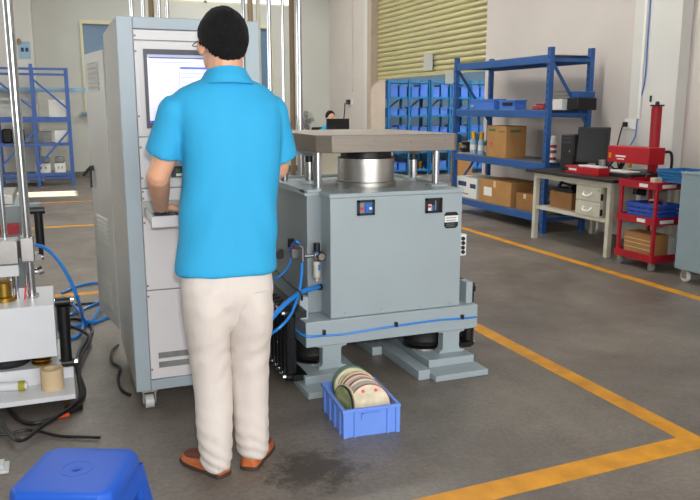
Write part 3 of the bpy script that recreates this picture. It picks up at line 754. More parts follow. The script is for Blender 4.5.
# fold-down collar: a band rising round the neck and turning outwards
cr = MB(); nn = 36
def cring(rad, z, dy, tilt, thick=0):
    o = []
    for k in range(nn):
        t = 2*math.pi*k/nn; x = math.cos(t); y = math.sin(t)
        o.append(NB+Vector((x*rad, y*rad*.95+dy, z-tilt*y)))
    return o
cr.loft([cring(.066, -.01, .004, .018), cring(.0685, .03, .002, .022), cring(.074, .033, .002, .022), cring(.086, .014, .002, .018), cring(.106, -.012, .004, .010), cring(.102, -.015, .004, .010), cring(.078, -.004, .002, .016), cring(.068, -.012, .004, .018)], cap=False)
cr.build('collar', 'shirt', T, smooth=80)
# trousers
tr = MB()
tr.loft([ring(258, 182, 270, .112), ring(272, 180, 271, .12, sq_=.1), ring(286, 179.5, 272.5, .128, BY-.006, sq_=.12), ring(298, 180.5, 272, .122, BY-.006, sq_=.1), ring(308, 190, 264, .105), ring(318, 201, 254, .09), ring(328, 214, 241, .055)])
def legl(rows_):
    tr.loft([ring(v, a, b, d, yc) for v, a, b, d, yc in rows_])
legl([(285, 183, 228, .126, BY-.006), (306, 181.5, 229, .13, BY-.006), (325, 184, 229.5, .116, BY-.002), (348, 187.5, 230.5, .099, BY+.01), (375, 192, 232, .088, BY+.015), (400, 195, 232.5, .082, BY), (425, 196, 232, .078, BY-.03), (444, 198.5, 232, .076, BY-.045), (460, 201, 231, .074, BY-.05), (467, 203, 230, .07, BY-.05)])
tl = tr; tr = MB()
legl([(285, 225, 270, .126, BY-.006), (306, 225, 272, .13, BY-.006), (325, 226.5, 271.5, .116, BY-.002), (348, 228.5, 269.5, .095, BY+.01), (375, 230.5, 268.5, .088, BY+.015), (400, 232, 268, .082, BY+.01), (425, 234, 268, .078, BY-.01), (440, 235.5, 268, .074, BY-.015), (448, 237, 267.5, .07, BY-.015), (453, 239, 267, .066, BY-.012)])
def creases(co, n):
    k = noise.noise(Vector((co.x*11, co.y*11, co.z*2.2)))*.0055+noise.noise(Vector((co.x*14+co.z*5, co.y*14, co.z*7)))*.0018
    low = max(0, min(1, (.3-co.z)/.25)); knee = math.exp(-((co.z-.45)/.1)**2); seat = math.exp(-((co.z-.68)/.06)**2)
    ph = 3*noise.noise(Vector((co.x*8, co.y*8, co.z*5)))
    k += low*.003*math.sin(co.z*120+co.x*60+2*ph) + knee*.002*math.sin(co.z*80-co.x*50+ph) + seat*.0012*math.sin(co.z*70+abs(co.x-.58)*60+ph)
    return co+n*k
tme = remesh(tl, .007, 16); tm2 = remesh(tr, .007, 16)
bm = bmesh.new(); bm.from_mesh(tme); bm.from_mesh(tm2); bm.to_mesh(tme); bm.free(); bpy.data.meshes.remove(tm2)
from_mesh('trousers', tme, 'trousers', T, creases)
# shoes
def shoe(heel, toe, side):
    d = Vector((toe.x-heel.x, toe.y-heel.y, 0)); L_ = .25; d.normalize(); n = Vector((-d.y, d.x, 0))
    h0 = Vector((heel.x, heel.y, 0))
    def sec(t, w, top, z0=.016, nn=16):
        c = h0+d*t*L_
        return [c+n*(w*math.cos(a))+Vector((0, 0, z0+(top-z0)*max(0, math.sin(a)) if math.sin(a) > 0 else z0)) for a in [2*math.pi*k/nn for k in range(nn)]]
    up = MB(); up.loft([sec(.0, .022, .05), sec(.03, .033, .072), sec(.12, .037, .078), sec(.3, .038, .078), sec(.45, .043, .07), sec(.62, .048, .058), sec(.8, .047, .05), sec(.93, .035, .04), sec(1., .012, .03)])
    so_ = up.build('shoe', 'shoe_tan', T, smooth=60)
    q = MB(); q.loft([[p+Vector((0, 0, -p.z+z)) for p in []] for z in ()]) if False else None
    out = [(t, w) for t, w in ((-.01, .02), (.03, .035), (.15, .04), (.4, .041), (.6, .05), (.8, .05), (.95, .036), (1.02, .012))]
    pl = [h0+d*t*L_+n*w_ for t, w_ in out]+[h0+d*t*L_-n*w_ for t, w_ in reversed(out)]
    MB().prism([(p.x, p.y) for p in pl], 'Z', .0, .018).build('sole', 'sole', so_, bev=.003)
    vm = MB(); vm.loft([sec(.42, .036, .0745, .06), sec(.5, .040, .0705, .055), sec(.62, .042, .0625, .046), sec(.78, .039, .0555, .04), sec(.88, .028, .049, .04)]); vm.build('vamp', 'shoe_brown', so_, smooth=60)
    cc = h0+d*.5*L_; 
    q = MB(); q.M = Matrix(((d.x, n.x, 0, cc.x), (d.y, n.y, 0, cc.y), (0, 0, 1, .071), (0, 0, 0, 1))) @ Matrix.Rotation(R(8), 4, 'Y'); q.box(-.006, .006, -.014, .014, -.002, .002); q.build('shoe_tag', 'desk_cream', so_)
shoe(P(226, 477, z=.0), P(187, 459, z=.0), -1)
shoe(P(248, 471, z=.0), P(265, 446, z=.0), 1)

# ------------------------------------------------------------------ blue crate with discs
bx0, bx1, by0, by1, bh = 1.075, 1.325, 2.79, 3.13, .128
T = thing('plastic_crate', ((bx0+bx1)/2, (by0+by1)/2, 0), 'light blue plastic crate holding round discs on the floor', 'crate')
q = MB(); t_ = .006
q.box(bx0, bx1, by0, by1, 0, .006); q.box(bx0, bx0+t_, by0, by1, .006, bh); q.box(bx1-t_, bx1, by0, by1, .006, bh); q.box(bx0+t_, bx1-t_, by0, by0+t_, .006, bh); q.box(bx0+t_, bx1-t_, by1-t_, by1, .006, bh)
q.build('shell', 'crate_blue', T)
q = MB(); e = .008
q.box(bx0-e, bx1+e, by0-e, by0, bh-.014, bh); q.box(bx0-e, bx1+e, by1, by1+e, bh-.014, bh); q.box(bx0-e, bx0, by0, by1, bh-.014, bh); q.box(bx1, bx1+e, by0, by1, bh-.014, bh)
q.build('rim', 'crate_blue', T, bev=.002)
for x in (bx0+.045, bx1-.055): box(x, x+.008, by0-e, by0, 0, bh-.014).build('rib', 'crate_blue', T)
for x in (bx0-.004, bx1-.014): box(x, x+.018, by0-e, by0, 0, bh-.014).build('rib', 'crate_blue', T)
for y in (by0+.04, by0+.12, by0+.2, by1-.05): box(bx0-e, bx0, y, y+.01, 0, bh-.014).build('rib', 'crate_blue', T)
box(bx0+.08, bx1-.09, by0-e, by0, bh-.03, bh-.022).build('handle_bar', 'crate_blue', T); box(bx0+.078, bx0+.086, by0-e, by0, bh-.05, bh-.022).build('handle_bar', 'crate_blue', T)
def disc(c, tilt, yawz, r, th, m, edge, label, spots=None, stripe=None):
    t = thing('test_disc', (c[0], c[1], c[2]-r), label, 'disc', 'discs in the blue crate')
    Mx = Matrix.Translation(c) @ Matrix.Rotation(yawz, 4, 'Z') @ Matrix.Rotation(R(90)+tilt, 4, 'X')
    q = MB(); q.M = Mx; q.lathe((0, 0, -th/2), [(0, 0), (r*.96, 0), (r*.96, th), (0, th)], 40, cap=False); q.build('plate', m, t)
    q = MB(); q.M = Mx; q.lathe((0, 0, -th*.6), [(r*.955, 0), (r, th*.15), (r, th*1.05), (r*.955, th*1.2), (r*.955, 0)], 40, cap=False); q.build('edge_band', edge, t)
    if spots:
        for sx, sy in spots:
            q = MB(); q.M = Mx; q.lathe((sx, sy, th/2), [(.008, 0), (.008, .002), (0, .002)], 12); q.build('red_mark', 'switch_red', t)
    if stripe:
        q = MB(); q.M = Mx; q.lathe((0, 0, th/2), [(r*.55, 0), (r*.55, .0015), (r*.8, .0015), (r*.8, 0)], 40, cap=False); q.build('printed_ring', stripe, t)
# normals face the camera, discs lean backwards on each other
specs = [
    (2.862, 'cream_disc', 'red_disc', 'cream disc with two red marks, foremost in the blue crate', [(-.03, .06), (.028, .062)], None),
    (2.893, 'grey_disc', 'grey_disc', 'plain grey disc standing right behind the disc with red marks', None, None),
    (2.922, 'cream_disc', 'red_disc', 'cream disc with a dark red rim in the middle of the crate', None, None),
    (2.950, 'grey_disc', 'cream_disc', 'grey disc with a cream rim in the middle of the crate', None, 'red_disc'),
    (2.978, 'red_disc', 'cream_disc', 'dark red disc with a cream rim in the crate', None, None),
    (3.004, 'olive_disc', 'cream_disc', 'olive patterned disc with a cream rim in the crate', None, None),
    (3.032, 'cream_disc', 'olive_disc', 'cream disc with a printed green ring, before the dark green disc', None, 'ink_green'),
    (3.062, 'green_disc', 'green_disc', 'dark green disc at the back of the blue crate', None, None)]
for i, (y, m, ed, lab, sp, stp) in enumerate(specs):
    disc((1.223+.003*(i % 3)-.004*i, y+.012, .102+.0035*i), R(-24), R(-8), .092, .009, m, ed, lab, sp, stp)
for i, (x, lab, m) in enumerate(((1.094, 'cream and black disc leaning against the side of the blue crate', 'cream_disc'), (1.108, 'olive disc with black rim leaning against the side of the crate', 'olive_disc'))):
    pass
disc((1.106, 2.90, .104), R(-4), R(-78), .088, .007, 'olive_disc', 'black_plastic', 'olive disc with black rim set crosswise along the side of the crate')
disc((1.1195, 2.905, .104), R(-4), R(-78), .088, .007, 'cream_disc', 'cream_disc', 'cream disc set crosswise along the side of the crate')

cc_ = Vector(((bx0+bx1)/2, (by0+by1)/2, 0)); rz_ = Matrix.Rotation(R(-4), 4, 'Z')
for o in list(COL.objects):
    if o.parent is None and (o.name.startswith('plastic_crate') or o.name.startswith('test_disc')):
        o.location = cc_ + (rz_ @ (o.location-cc_)); o.rotation_euler = (0, 0, R(-4))

# ------------------------------------------------------------------ blue stool in the foreground
SZ = .30
T = thing('plastic_stool', (-.012, 2.30, 0), 'bright blue moulded plastic step stool on the floor', 'stool')
c4 = [P(14, 500, z=SZ), P(120, 500, z=SZ), P(139, 457, z=SZ), P(44, 453, z=SZ)]
sc_ = Vector((-.012, 2.30, 0)); sa = R(-23.3); hs = .152
def srect(h, c, z, ang=sa):
    pts = [(-h+c, -h), (h-c, -h), (h, -h+c), (h, h-c), (h-c, h), (-h+c, h), (-h, h-c), (-h, -h+c)]
    return [Vector((sc_.x+x*math.cos(ang)-y*math.sin(ang), sc_.y+x*math.sin(ang)+y*math.cos(ang), z)) for x, y in pts]
q = MB(); q.loft([srect(.158, .03, SZ-.06), srect(.152, .03, SZ-.012), srect(.146, .03, SZ-.002), srect(.12, .03, SZ), ])
seat = q.build('seat', 'stool_blue', T, bev=.004, smooth=50)
q = MB(); q.M = Matrix.Translation((sc_.x, sc_.y, SZ)); q.lathe((0, 0, 0), [(.012, .0), (.016, .003), (.012, .004), (.006, .001)], 18); q.build('centre_boss', 'stool_blue', seat, smooth=60)
q = MB(); q.lathe((sc_.x, sc_.y, SZ), [(.05, 0), (.05, .0012), (.046, .0012), (.046, 0)], 36, cap=False); q.build('raised_ring', 'stool_blue', seat)
for k in range(4):
    a0 = sa+k*math.pi/2; ca, sn = math.cos(a0), math.sin(a0)
    def L2(x, y, z): return Vector((sc_.x+x*ca-y*sn, sc_.y+x*sn+y*ca, z))
    q = MB()
    q.loft([[L2(.085, .135, SZ-.055), L2(.152, .135, SZ-.055), L2(.156, .156, SZ-.055), L2(.085, .154, SZ-.055)], [L2(.13, .172, 0), L2(.186, .172, 0), L2(.19, .19, 0), L2(.13, .19, 0)]])
    q.loft([[L2(.135, .085, SZ-.055), L2(.156, .085, SZ-.055), L2(.156, .155, SZ-.055), L2(.135, .15, SZ-.055)], [L2(.172, .13, 0), L2(.19, .13, 0), L2(.19, .19, 0), L2(.172, .186, 0)]])
    q.build('leg', 'stool_blue', T)
    q = MB(); q.loft([[L2(-.085, .145, SZ-.055), L2(.085, .145, SZ-.055), L2(.085, .154, SZ-.055), L2(-.085, .154, SZ-.055)], [L2(-.1, .152, SZ-.12), L2(.1, .152, SZ-.12), L2(.1, .161, SZ-.12), L2(-.1, .161, SZ-.12)]]); q.build('apron', 'stool_blue', T)
q = box(-.36, -.262, 2.98, 3.075, 0, .012); q.box(-.35, -.28, 3.0, 3.06, .012, .03)
tag(q.build('paper_scrap', 'white_cloth', bev=.004), 'crumpled white scrap lying on the floor beside the blue stool', 'scrap')

# ------------------------------------------------------------------ white test bench at the left edge
T = thing('column_test_bench', (-.35, 3.9, 0), 'white column test bench with chrome guide poles beside the tall cabinet', 'machine')
box(-.9, 0.0, 3.545, 4.36, .055, .078).build('base_plate', 'machine_white', T, bev=.002)
for x in (-.8, -.045):
    for y in (3.57, 4.3): MB().cyl((x, y, 0), (x, y, .056), .007, n=8).build('levelling_foot', 'brass', T)
box(-.9, -.055, 3.74, 4.2, .078, .16).build('sub_plate', 'machine_white', T, bev=.002)
box(-.9, -.066, 3.66, 4.08, .235, .487).build('carriage', 'machine_white', T, bev=.004)
q = MB(); q.lathe((-.30, 3.88, .16), [(.1, 0), (.125, .02), (.125, .05), (.1, .076), (0, .076)], 24); q.build('air_spring', 'black_rubber', T)
q = MB()
for k in range(4): q.lathe((-.142, 3.80, .16+k*.019), [(.036, 0), (.046, .006), (.046, .012), (.036, .018)], 20)
q.build('brass_bush', 'brass', T)
pa = P(32, 297, z=.487); pb = P(14, 297, z=.487)
MB().cyl((pa.x, pa.y, .487), (pa.x, pa.y, 2.4), .0215, n=20).build('guide_pole', 'chrome', T)
MB().cyl((pb.x-.02, pb.y+.03, .487), (pb.x-.02, pb.y+.03, 2.4), .014, n=20).build('guide_pole', 'chrome', T)
MB().cyl((pa.x, pa.y, .487), (pa.x, pa.y, .50), .034, n=20).build('pole_collar', 'chrome', T)
a = P(21.5, 262, y=pa.y-.03); b = P(33, 237, y=pa.y-.03)
box(a.x, b.x, pa.y-.04, pa.y+.05, a.z, b.z).build('pole_clamp', 'steel', T, bev=.004)
a = P(0, 265, y=pa.y-.05); b = P(17, 240, y=pa.y-.05); box(-.7, b.x, pa.y-.06, pa.y+.05, a.z, b.z).build('crosshead', 'steel', T, bev=.004)
box(b.x, P(22, 250, y=pa.y).x, pa.y-.02, pa.y+.04, a.z+.02, b.z-.01).build('crosshead_link', 'black_plastic', T)
a = P(4, 275, y=pa.y); b = P(19, 267, y=pa.y); box(a.x-.03, b.x, pa.y-.05, pa.y+.02, a.z, b.z+.02).build('specimen_holder', 'white_cloth', T)
for u in (11, 16): 
    c = P(u, 280, y=pa.y-.02); MB().cyl((c.x, pa.y-.02, .487), (c.x, pa.y-.02, a.z), .009, n=10).build('guide_rod', 'chrome', T)
c = P(3, 283, y=pa.y-.03); MB().lathe((c.x, pa.y-.03, .487), [(.05, 0), (.05, .02), (.035, .025), (.035, .09), (.045, .1), (0, .1)], 20).build('anvil', 'brass', T)
c = P(23, 280, y=pa.y-.06); MB().bar((c.x, pa.y-.05, .49), (c.x+.01, pa.y-.05, .56), .012, .008).build('release_tag', 'switch_red', T)
# side damper of the bench
sx, sy_ = -.028, 3.82
q = MB(); q.cyl((sx, sy_, .165), (sx, sy_, .32), .027, n=14); q.cyl((sx, sy_, .32), (sx, sy_, .44), .031, n=14); q.cyl((sx-.035, sy_, .145), (sx+.035, sy_, .145), .022, n=12); q.cyl((sx-.035, sy_, .46), (sx+.035, sy_, .46), .024, n=12); q.cyl((sx, sy_, .12), (sx, sy_, .165), .02, n=12)
dd = q.build('side_damper', 'black_plastic', T)
for z in (.145, .46):
    for s in (-1, 1): MB().cyl((sx+s*.035, sy_, z), (sx+s*.05, sy_, z), .014, n=8).build('bolt', 'chrome', dd)
box(-.05, .0, 3.79, 3.85, .078, .13).build('damper_bracket', 'machine_white', T)
# tape roll and tube of glue lying on the base plate
c = P(53, 392, z=.079); q = MB(); cx, cy = c.x+.0, c.y+.055
q.lathe((cx, cy, .079), [(.036, 0), (.052, 0), (.052, .1), (.036, .1), (.036, 0)], 28, cap=False)
t = q.build('tape_roll', 'tape'); tag(t, 'roll of tan masking tape standing on the white base plate', 'tape roll')
T2 = thing('glue_tube', P(12, 388, z=.079), 'white tube with a yellow-green band lying on the white base plate', 'tube')
a = P(-6, 387, z=.10); b = P(19, 386, z=.10); d = P(25, 385.5, z=.10)
MB().cyl(a, b, .021, n=14).build('tube_body', 'machine_white', T2); MB().cyl(b, d, .024, n=14).build('band', 'olive_yellow', T2); MB().cyl(d, d+(d-b).normalized()*.012, .016, n=12).build('cap', 'machine_white', T2)

# ------------------------------------------------------------------ second bench behind it
T = thing('small_shock_bench', (-.6, 5.3, 0), 'grey bench with a red bar and black damper behind the white bench', 'machine')
box(-1.2, -.23, 5.0, 5.7, .1, .80).build('body', 'grey_enamel_side', T, bev=.005); box(-1.2, -.15, 4.95, 5.75, 0, .1).build('base', 'grey_enamel_side', T)
q = MB(); a = P(0, 229, y=4.95); b = P(19, 228, y=4.95); q.box(-.9, b.x, 4.93, 4.998, a.z-.035, a.z+.025); q.build('red_bar', 'red_enamel', T)
a = P(38, 212, y=4.95); b = P(40, 246, y=4.95)
q = MB(); q.cyl((a.x, 4.95, b.z), (a.x, 4.95, a.z), .026, n=12); q.cyl((a.x, 4.95, b.z-.06), (a.x, 4.95, b.z), .014, n=10); q.cyl((a.x-.05, 4.95, a.z+.01), (a.x+.04, 4.95, a.z+.01), .022, n=10); q.build('damper', 'black_plastic', T)
box(-.23, a.x+.01, 4.95, 5.05, a.z+.02, a.z+.05).build('damper_arm', 'grey_enamel_side', T); box(-.23, a.x, 4.93, 5.05, b.z-.09, b.z-.05).build('damper_arm', 'steel', T)
for v in (258, 272): 
    c = P(38, v, y=4.95); q = MB(); q.cyl((-.23, 4.97, c.z), (c.x, 4.97, c.z), .018, n=10); q.cyl((c.x, 4.97, c.z), (c.x+.03, 4.97, c.z+.01), .026, n=10); q.build('clamp_knob', 'chrome', T)
MB().box(-.9, -.28, 5.1, 5.6, .80, .86).build('table', 'steel', T, bev=.004)

# ------------------------------------------------------------------ cables on the floor
def cable(name, pts, r, m, label, cat='cable'):
    return tag(MB().tube(pts, r, 8).build(name, m), label, cat)
G = lambda u, v, z=.012: P(u, v, z=z)
cable('air_hose', [P(35, 245, y=4.8), P(45, 248, y=4.75), P(58, 260, y=4.7), P(70, 280, y=4.6), P(78, 300, y=4.55), P(83, 318, z=.05), G(82, 330), G(76, 337), G(66, 340)], .011, 'hose_blue', 'blue air hose arching from the grey bench down to the floor', 'hose')
cable('air_hose', [G(62, 293), G(75, 287), G(90, 283.5), G(98, 283), G(104, 284)], .010, 'hose_blue', 'thin blue hose curving on the floor past the cabinet door', 'hose')
cable('air_hose', [G(62, 318), G(74, 313), G(88, 307), G(100, 302)], .010, 'hose_blue', 'blue hose lying beside the black damper toward the cabinet', 'hose')
cable('air_hose', [G(58, 330), G(76, 326), G(92, 323), G(106, 318), G(116, 314)], .012, 'hose_blue', 'thick blue hose on the floor leading under the cabinet door', 'hose')
cable('air_hose', [G(u, v, .036) for u, v in ((62, 297), (70, 302), (80, 312), (90, 322), (100, 307), (104, 303))], .010, 'hose_blue', 'blue hose looped in a bend on the floor by the cabinet', 'hose')
cable('power_cable', [G(68, 306), G(82, 304), G(98, 303)], .009, 'black_plastic', 'short black cable running beside the blue hoses to the cabinet')
cable('power_cable', [G(62, 320), G(76, 319), G(88, 323), G(92, 332), G(86, 342), G(79, 352), G(77, 368), G(82, 382), G(84, 394), G(76, 406), G(62, 414), G(45, 421), G(28, 423), G(14, 415), G(0, 398), G(-12, 380)], .010, 'black_plastic', 'long black power cable curling round the white bench onto the floor')
cable('power_cable', [G(u, v, .033) for u, v in ((70, 326), (84, 332), (90, 340), (80, 360), (79, 378), (81, 396), (70, 408), (45, 424), (22, 440), (8, 432), (-6, 410))], .010, 'black_plastic', 'second black cable sagging in a wide loop below the white bench')
cable('power_cable', [G(-10, 436), G(8, 434), G(30, 430), G(60, 436), G(85, 437), G(100, 437.5)], .007, 'black_plastic', 'thin black cable lying straight across the floor before the white bench')
cable('power_cable', [G(118, 345), G(112, 351), G(112, 362), G(120, 368), G(118, 378), G(121, 389), G(130, 395)], .008, 'black_plastic', 'black cable hanging in two bends beside the cabinet foot')
q = MB(); c = G(63, 417, .0); q.M = Matrix.Translation(c) @ Matrix.Rotation(R(12), 4, 'Z'); q.box(-.028, .028, -.014, .014, .0, .018)
tag(q.build('cable_plug', 'orange_plastic', bev=.005), 'orange plug lying on the floor among the black cables', 'plug')
q = MB(); q.M = Matrix.Translation(G(74, 411, 0)) @ Matrix.Rotation(R(30), 4, 'Z'); q.box(-.035, .035, -.025, .025, 0, .03); tag(q.build('adapter', 'black_plastic', bev=.006), 'black adapter block on the floor beside the orange plug', 'adapter')

# ------------------------------------------------------------------ generic small things
def carton(name, x0, x1, y0, y1, z0, z1, label, m='cardboard', group=None, cat='box', tape='tape', marks=None):
    t = thing(name, ((x0+x1)/2, (y0+y1)/2, z0), label, cat, group)
    box(x0, x1, y0, y1, z0, z1-.004).build('carton', m, t, bev=.004)
    mx = (x0+x1)/2
    q = MB(); q.box(x0+.002, mx-.002, y0+.002, y1-.002, z1-.004, z1); q.build('flap', m, t); q = MB(); q.box(mx+.002, x1-.002, y0+.002, y1-.002, z1-.004, z1); q.build('flap', m, t)
    if tape: box(x0-.001, x0, (y0+y1)/2-.025, (y0+y1)/2+.025, z1-.1*(z1-z0)*3, z1-.004).build('tape_strip', tape, t)
    for (face, a0, a1, c0, c1, mm) in (marks or ()):
        if face == 'x': box(x0-.0012, x0, y0+(y1-y0)*a0, y0+(y1-y0)*a1, z0+(z1-z0)*c0, z0+(z1-z0)*c1).build('print', mm, t)
        else: box(x0+(x1-x0)*a0, x0+(x1-x0)*a1, y0-.0012, y0, z0+(z1-z0)*c0, z0+(z1-z0)*c1).build('print', mm, t)
    return t
def open_bin(name, x0, x1, y0, y1, z0, z1, m, label, group=None, lip=True, cat='bin'):
    t = thing(name, ((x0+x1)/2, (y0+y1)/2, z0), label, cat, group); e = .006
    q = MB(); q.box(x0, x1, y0, y1, z0, z0+e); q.box(x0, x0+e, y0, y1, z0+e, z1); q.box(x1-e, x1, y0, y1, z0+e, z1); q.box(x0+e, x1-e, y0, y0+e, z0+e, z1); q.box(x0+e, x1-e, y1-e, y1, z0+e, z1)
    q.build('shell', m, t)
    if lip:
        q = MB(); d = .01; q.box(x0-d, x1+d, y0-d, y0, z1-.02, z1); q.box(x0-d, x1+d, y1, y1+d, z1-.02, z1); q.box(x0-d, x0, y0, y1, z1-.02, z1); q.box(x1, x1+d, y0, y1, z1-.02, z1); q.build('rim', m, t)
    return t

# ------------------------------------------------------------------ blue storage rack on the right
RX0, RX1, RY0, RY1, RH = 5.03, 5.56, 6.93, 8.98, 2.035
T = thing('storage_rack', (5.33, 7.95, 0), 'tall dark blue steel storage rack against the right wall', 'rack')
pw = .055
def post(x, y, m='rack_blue', h=RH, w=pw, par=None):
    q = MB(); q.box(x-w/2, x+w/2, y-w/2, y+w/2, 0, h); q.box(x-w*.7, x+w*.7, y-w*.7, y+w*.7, 0, .006)
    o = q.build('post', m, par or T)
    return o
for x in (RX0, RX1):
    for y in (RY0, RY1):
        po = post(x, y)
        k = MB()
        for i in range(int(RH/.075)): k.box(x-pw/2-.0008, x-pw/2, y-.008, y+.008, .04+i*.075, .07+i*.075)
        k.build('slots', 'black_plastic', po)['kind'] = 'stuff'
SHZ_ = [.205, .785, 1.365, 1.955]
for z in SHZ_:
    for x, s in ((RX0, -1), (RX1, 1)): box(x-.02, x+.02, RY0+pw/2, RY1-pw/2, z-.085, z-.002).build('beam', 'rack_blue', T, bev=.003)
    for y in (RY0, RY1): box(RX0+pw/2, RX1-pw/2, y-.015, y+.015, z-.07, z-.03).build('cross_bar', 'rack_blue', T)
    box(RX0-.015, RX1+.015, RY0+.03, RY1-.03, z-.002, z+.002).build('shelf_deck', 'shelf_deck', T)
for y in (RY0, RY1):
    for (za, zb, fl) in ((.3, .95, 0), (1.22, 1.88, 1)):
        a = (RX0+.02, y, zb if fl else za); b = (RX1-.02, y, za if fl else zb); MB().bar(a, b, .018, .03).build('brace', 'rack_blue', T)
Z0, Z1, Z2, Z3 = [z+.002 for z in SHZ_]
def rk(u0, u1, v0, x): a = P(u0, v0, x=x); b = P(u1, v0, x=x); return b.y, a.y
# shelf 2 (upper)
for u0, u1, h, lab in ((471, 498, .13, 'blue parts bin on the upper rack shelf beside a shorter bin'), (500, 519, .115, 'shorter blue parts bin on the upper rack shelf with a dark front')):
    y0, y1 = rk(u0, u1, 104, 5.1); b_ = open_bin('parts_bin', 5.08, 5.24, y0+.06, y1-.02, Z2, Z2+h, 'bin_blue', lab, 'blue bins on the dark blue rack')
    if u0 > 480: box(5.0790-.002, 5.08-.0105, y0+.1, y1-.1, Z2+.05, Z2+.085).build('label_holder', 'black_plastic', b_)
    else: box(5.0690-.002, 5.07, y1-.12, y1-.05, Z2+.03, Z2+.06).build('bin_label', 'notice_blue', b_)
y0, y1 = rk(534, 545, 110, 5.15); tag(MB().box(5.12, 5.32, y0, y1, Z2, Z2+.05).box(5.14, 5.28, y0+.02, y1-.03, Z2+.05, Z2+.075).build('red_tool', 'red_disc', bev=.01), 'dark red tool lying on the upper rack shelf by the post', 'tool')
y0, y1 = rk(553, 566, 105, 5.3); carton('white_box', 5.25, 5.5, y0, y1, Z2, Z2+.12, 'white box under a wire basket on the upper rack shelf', 'paper', tape=None)
t = thing('wire_basket', (5.4, (y0+y1)/2, Z2+.12), 'grey wire basket sitting on the white box on the rack', 'basket')
q = MB()
for z in (Z2+.125, Z2+.16, Z2+.20):
    for a, b in (((5.26, y0), (5.49, y0)), ((5.49, y0), (5.49, y1)), ((5.49, y1), (5.26, y1)), ((5.26, y1), (5.26, y0))): q.cyl((*a, z), (*b, z), .003, n=6)
for i in range(7):
    yy = y0+(y1-y0)*i/6; q.cyl((5.26, yy, Z2+.125), (5.26, yy, Z2+.2), .002, n=5); q.cyl((5.49, yy, Z2+.125), (5.49, yy, Z2+.2), .002, n=5); q.cyl((5.26, yy, Z2+.125), (5.49, yy, Z2+.125), .002, n=5)
q.build('wires', 'steel', t)
ylim = y0; y0, y1 = rk(567, 585, 104, 5.4); y1 = min(y1, ylim-.012)
t = thing('black_case', (5.45, (y0+y1)/2, Z2), 'black equipment case with blue lid at the end of the upper rack shelf', 'case')
box(5.3, 5.56, y0, y1, Z2, Z2+.13).build('case_body', 'black_plastic', t, bev=.01); box(5.32, 5.55, y0+.02, y1-.02, Z2+.13, Z2+.2).build('lid', 'rack_blue', t, bev=.01)
# shelf 1 (middle)
y0, y1 = rk(486, 506, 158, 5.08)
carton('cardboard_box', 5.07, 5.36, y0, y1-.02, Z1, Z1+.385, 'large cardboard box with green print on the middle rack shelf', marks=[('x', .08, .40, .8, .84, 'ink_green'), ('x', .55, .9, .82, .9, 'ink_green'), ('x', .68, .80, .38, .46, 'ink_red'), ('x', .70, .84, .30, .33, 'ink_red'), ('y', .2, .7, .8, .88, 'ink_green')], tape=None)
for i, (u, lab) in enumerate(((473, 'yellow-topped glass bottle on the rack shelf, next to the rack post'), (481, 'yellow-topped glass bottle on the rack shelf, next to the large cardboard box'))):
    c = P(u, 156, x=5.2); t = thing('bottle', (5.2, c.y, Z1), lab, 'bottle', 'bottles on the middle shelf of the blue rack')
    q = MB(); q.lathe((5.2, c.y, Z1), [(.045, 0), (.045, .16), (.03, .2), (0, .2)], 14); q.build('glass', 'notice_blue', t); q = MB(); q.lathe((5.2, c.y, Z1+.2), [(.032, 0), (.032, .09), (0, .09)], 12); q.build('cap', 'gold', t); q = MB(); q.lathe((5.2, c.y, Z1+.05), [(.046, 0), (.046, .07)], 14, cap=False); q.build('sticker', 'label_white', t)
c = P(463, 153, x=5.3); tag(MB().lathe((5.3, c.y-.14, Z1), [(.1, 0), (.12, .06), (.09, .1), (.1, .14), (0, .16)], 14).build('bagged_parts', 'black_plastic'), 'black bag of parts on the middle rack shelf by the post', 'bag')
c = P(549, 168, x=5.2); t = thing('spray_can', (5.22, c.y-.02, Z1), 'white and red spray can on the middle rack shelf', 'can')
q = MB(); q.lathe((5.22, c.y-.02, Z1), [(.045, 0), (.045, .22), (.0, .22)], 16); q.build('can_body', 'label_white', t)
for z in (.02, .10, .16): q = MB(); q.lathe((5.22, c.y-.02, Z1+z), [(.046, 0), (.046, .035)], 16, cap=False); q.build('red_band', 'red_disc', t)
q = MB(); q.lathe((5.22, c.y-.02, Z1+.22), [(.035, 0), (.035, .06), (.02, .08), (0, .08)], 14); q.build('cap', 'label_white', t)
# bottom shelf
y0, y1 = rk(456, 477, 197, 5.08); carton('white_carton', 5.07, 5.5, y0, y1-.02, Z0, Z0+.27, 'white printed carton on the bottom rack shelf', 'paper', tape=None, marks=[('x', .5, .9, .55, .78, 'ink'), ('x', .05, .32, .5, .72, 'ink'), ('x', .4, .8, .15, .22, 'grey_wrap'), ('y', .2, .8, .4, .7, 'ink')])
y0, y1 = rk(478, 514, 203, 5.06); carton('cardboard_box', 5.05, 5.48, y0+.06, y1-.03, Z0, Z0+.29, 'cardboard box with a white label on the bottom rack shelf', marks=[('x', .58, .84, .3, .68, 'label_white')])
y0, y1 = rk(513, 537, 207, 5.08); carton('cardboard_box', 5.08, 5.36, y0+.08, y1-.06, Z0, Z0+.19, 'small plain cardboard box on the bottom rack shelf next to a labelled box', 'cardboard_dark')

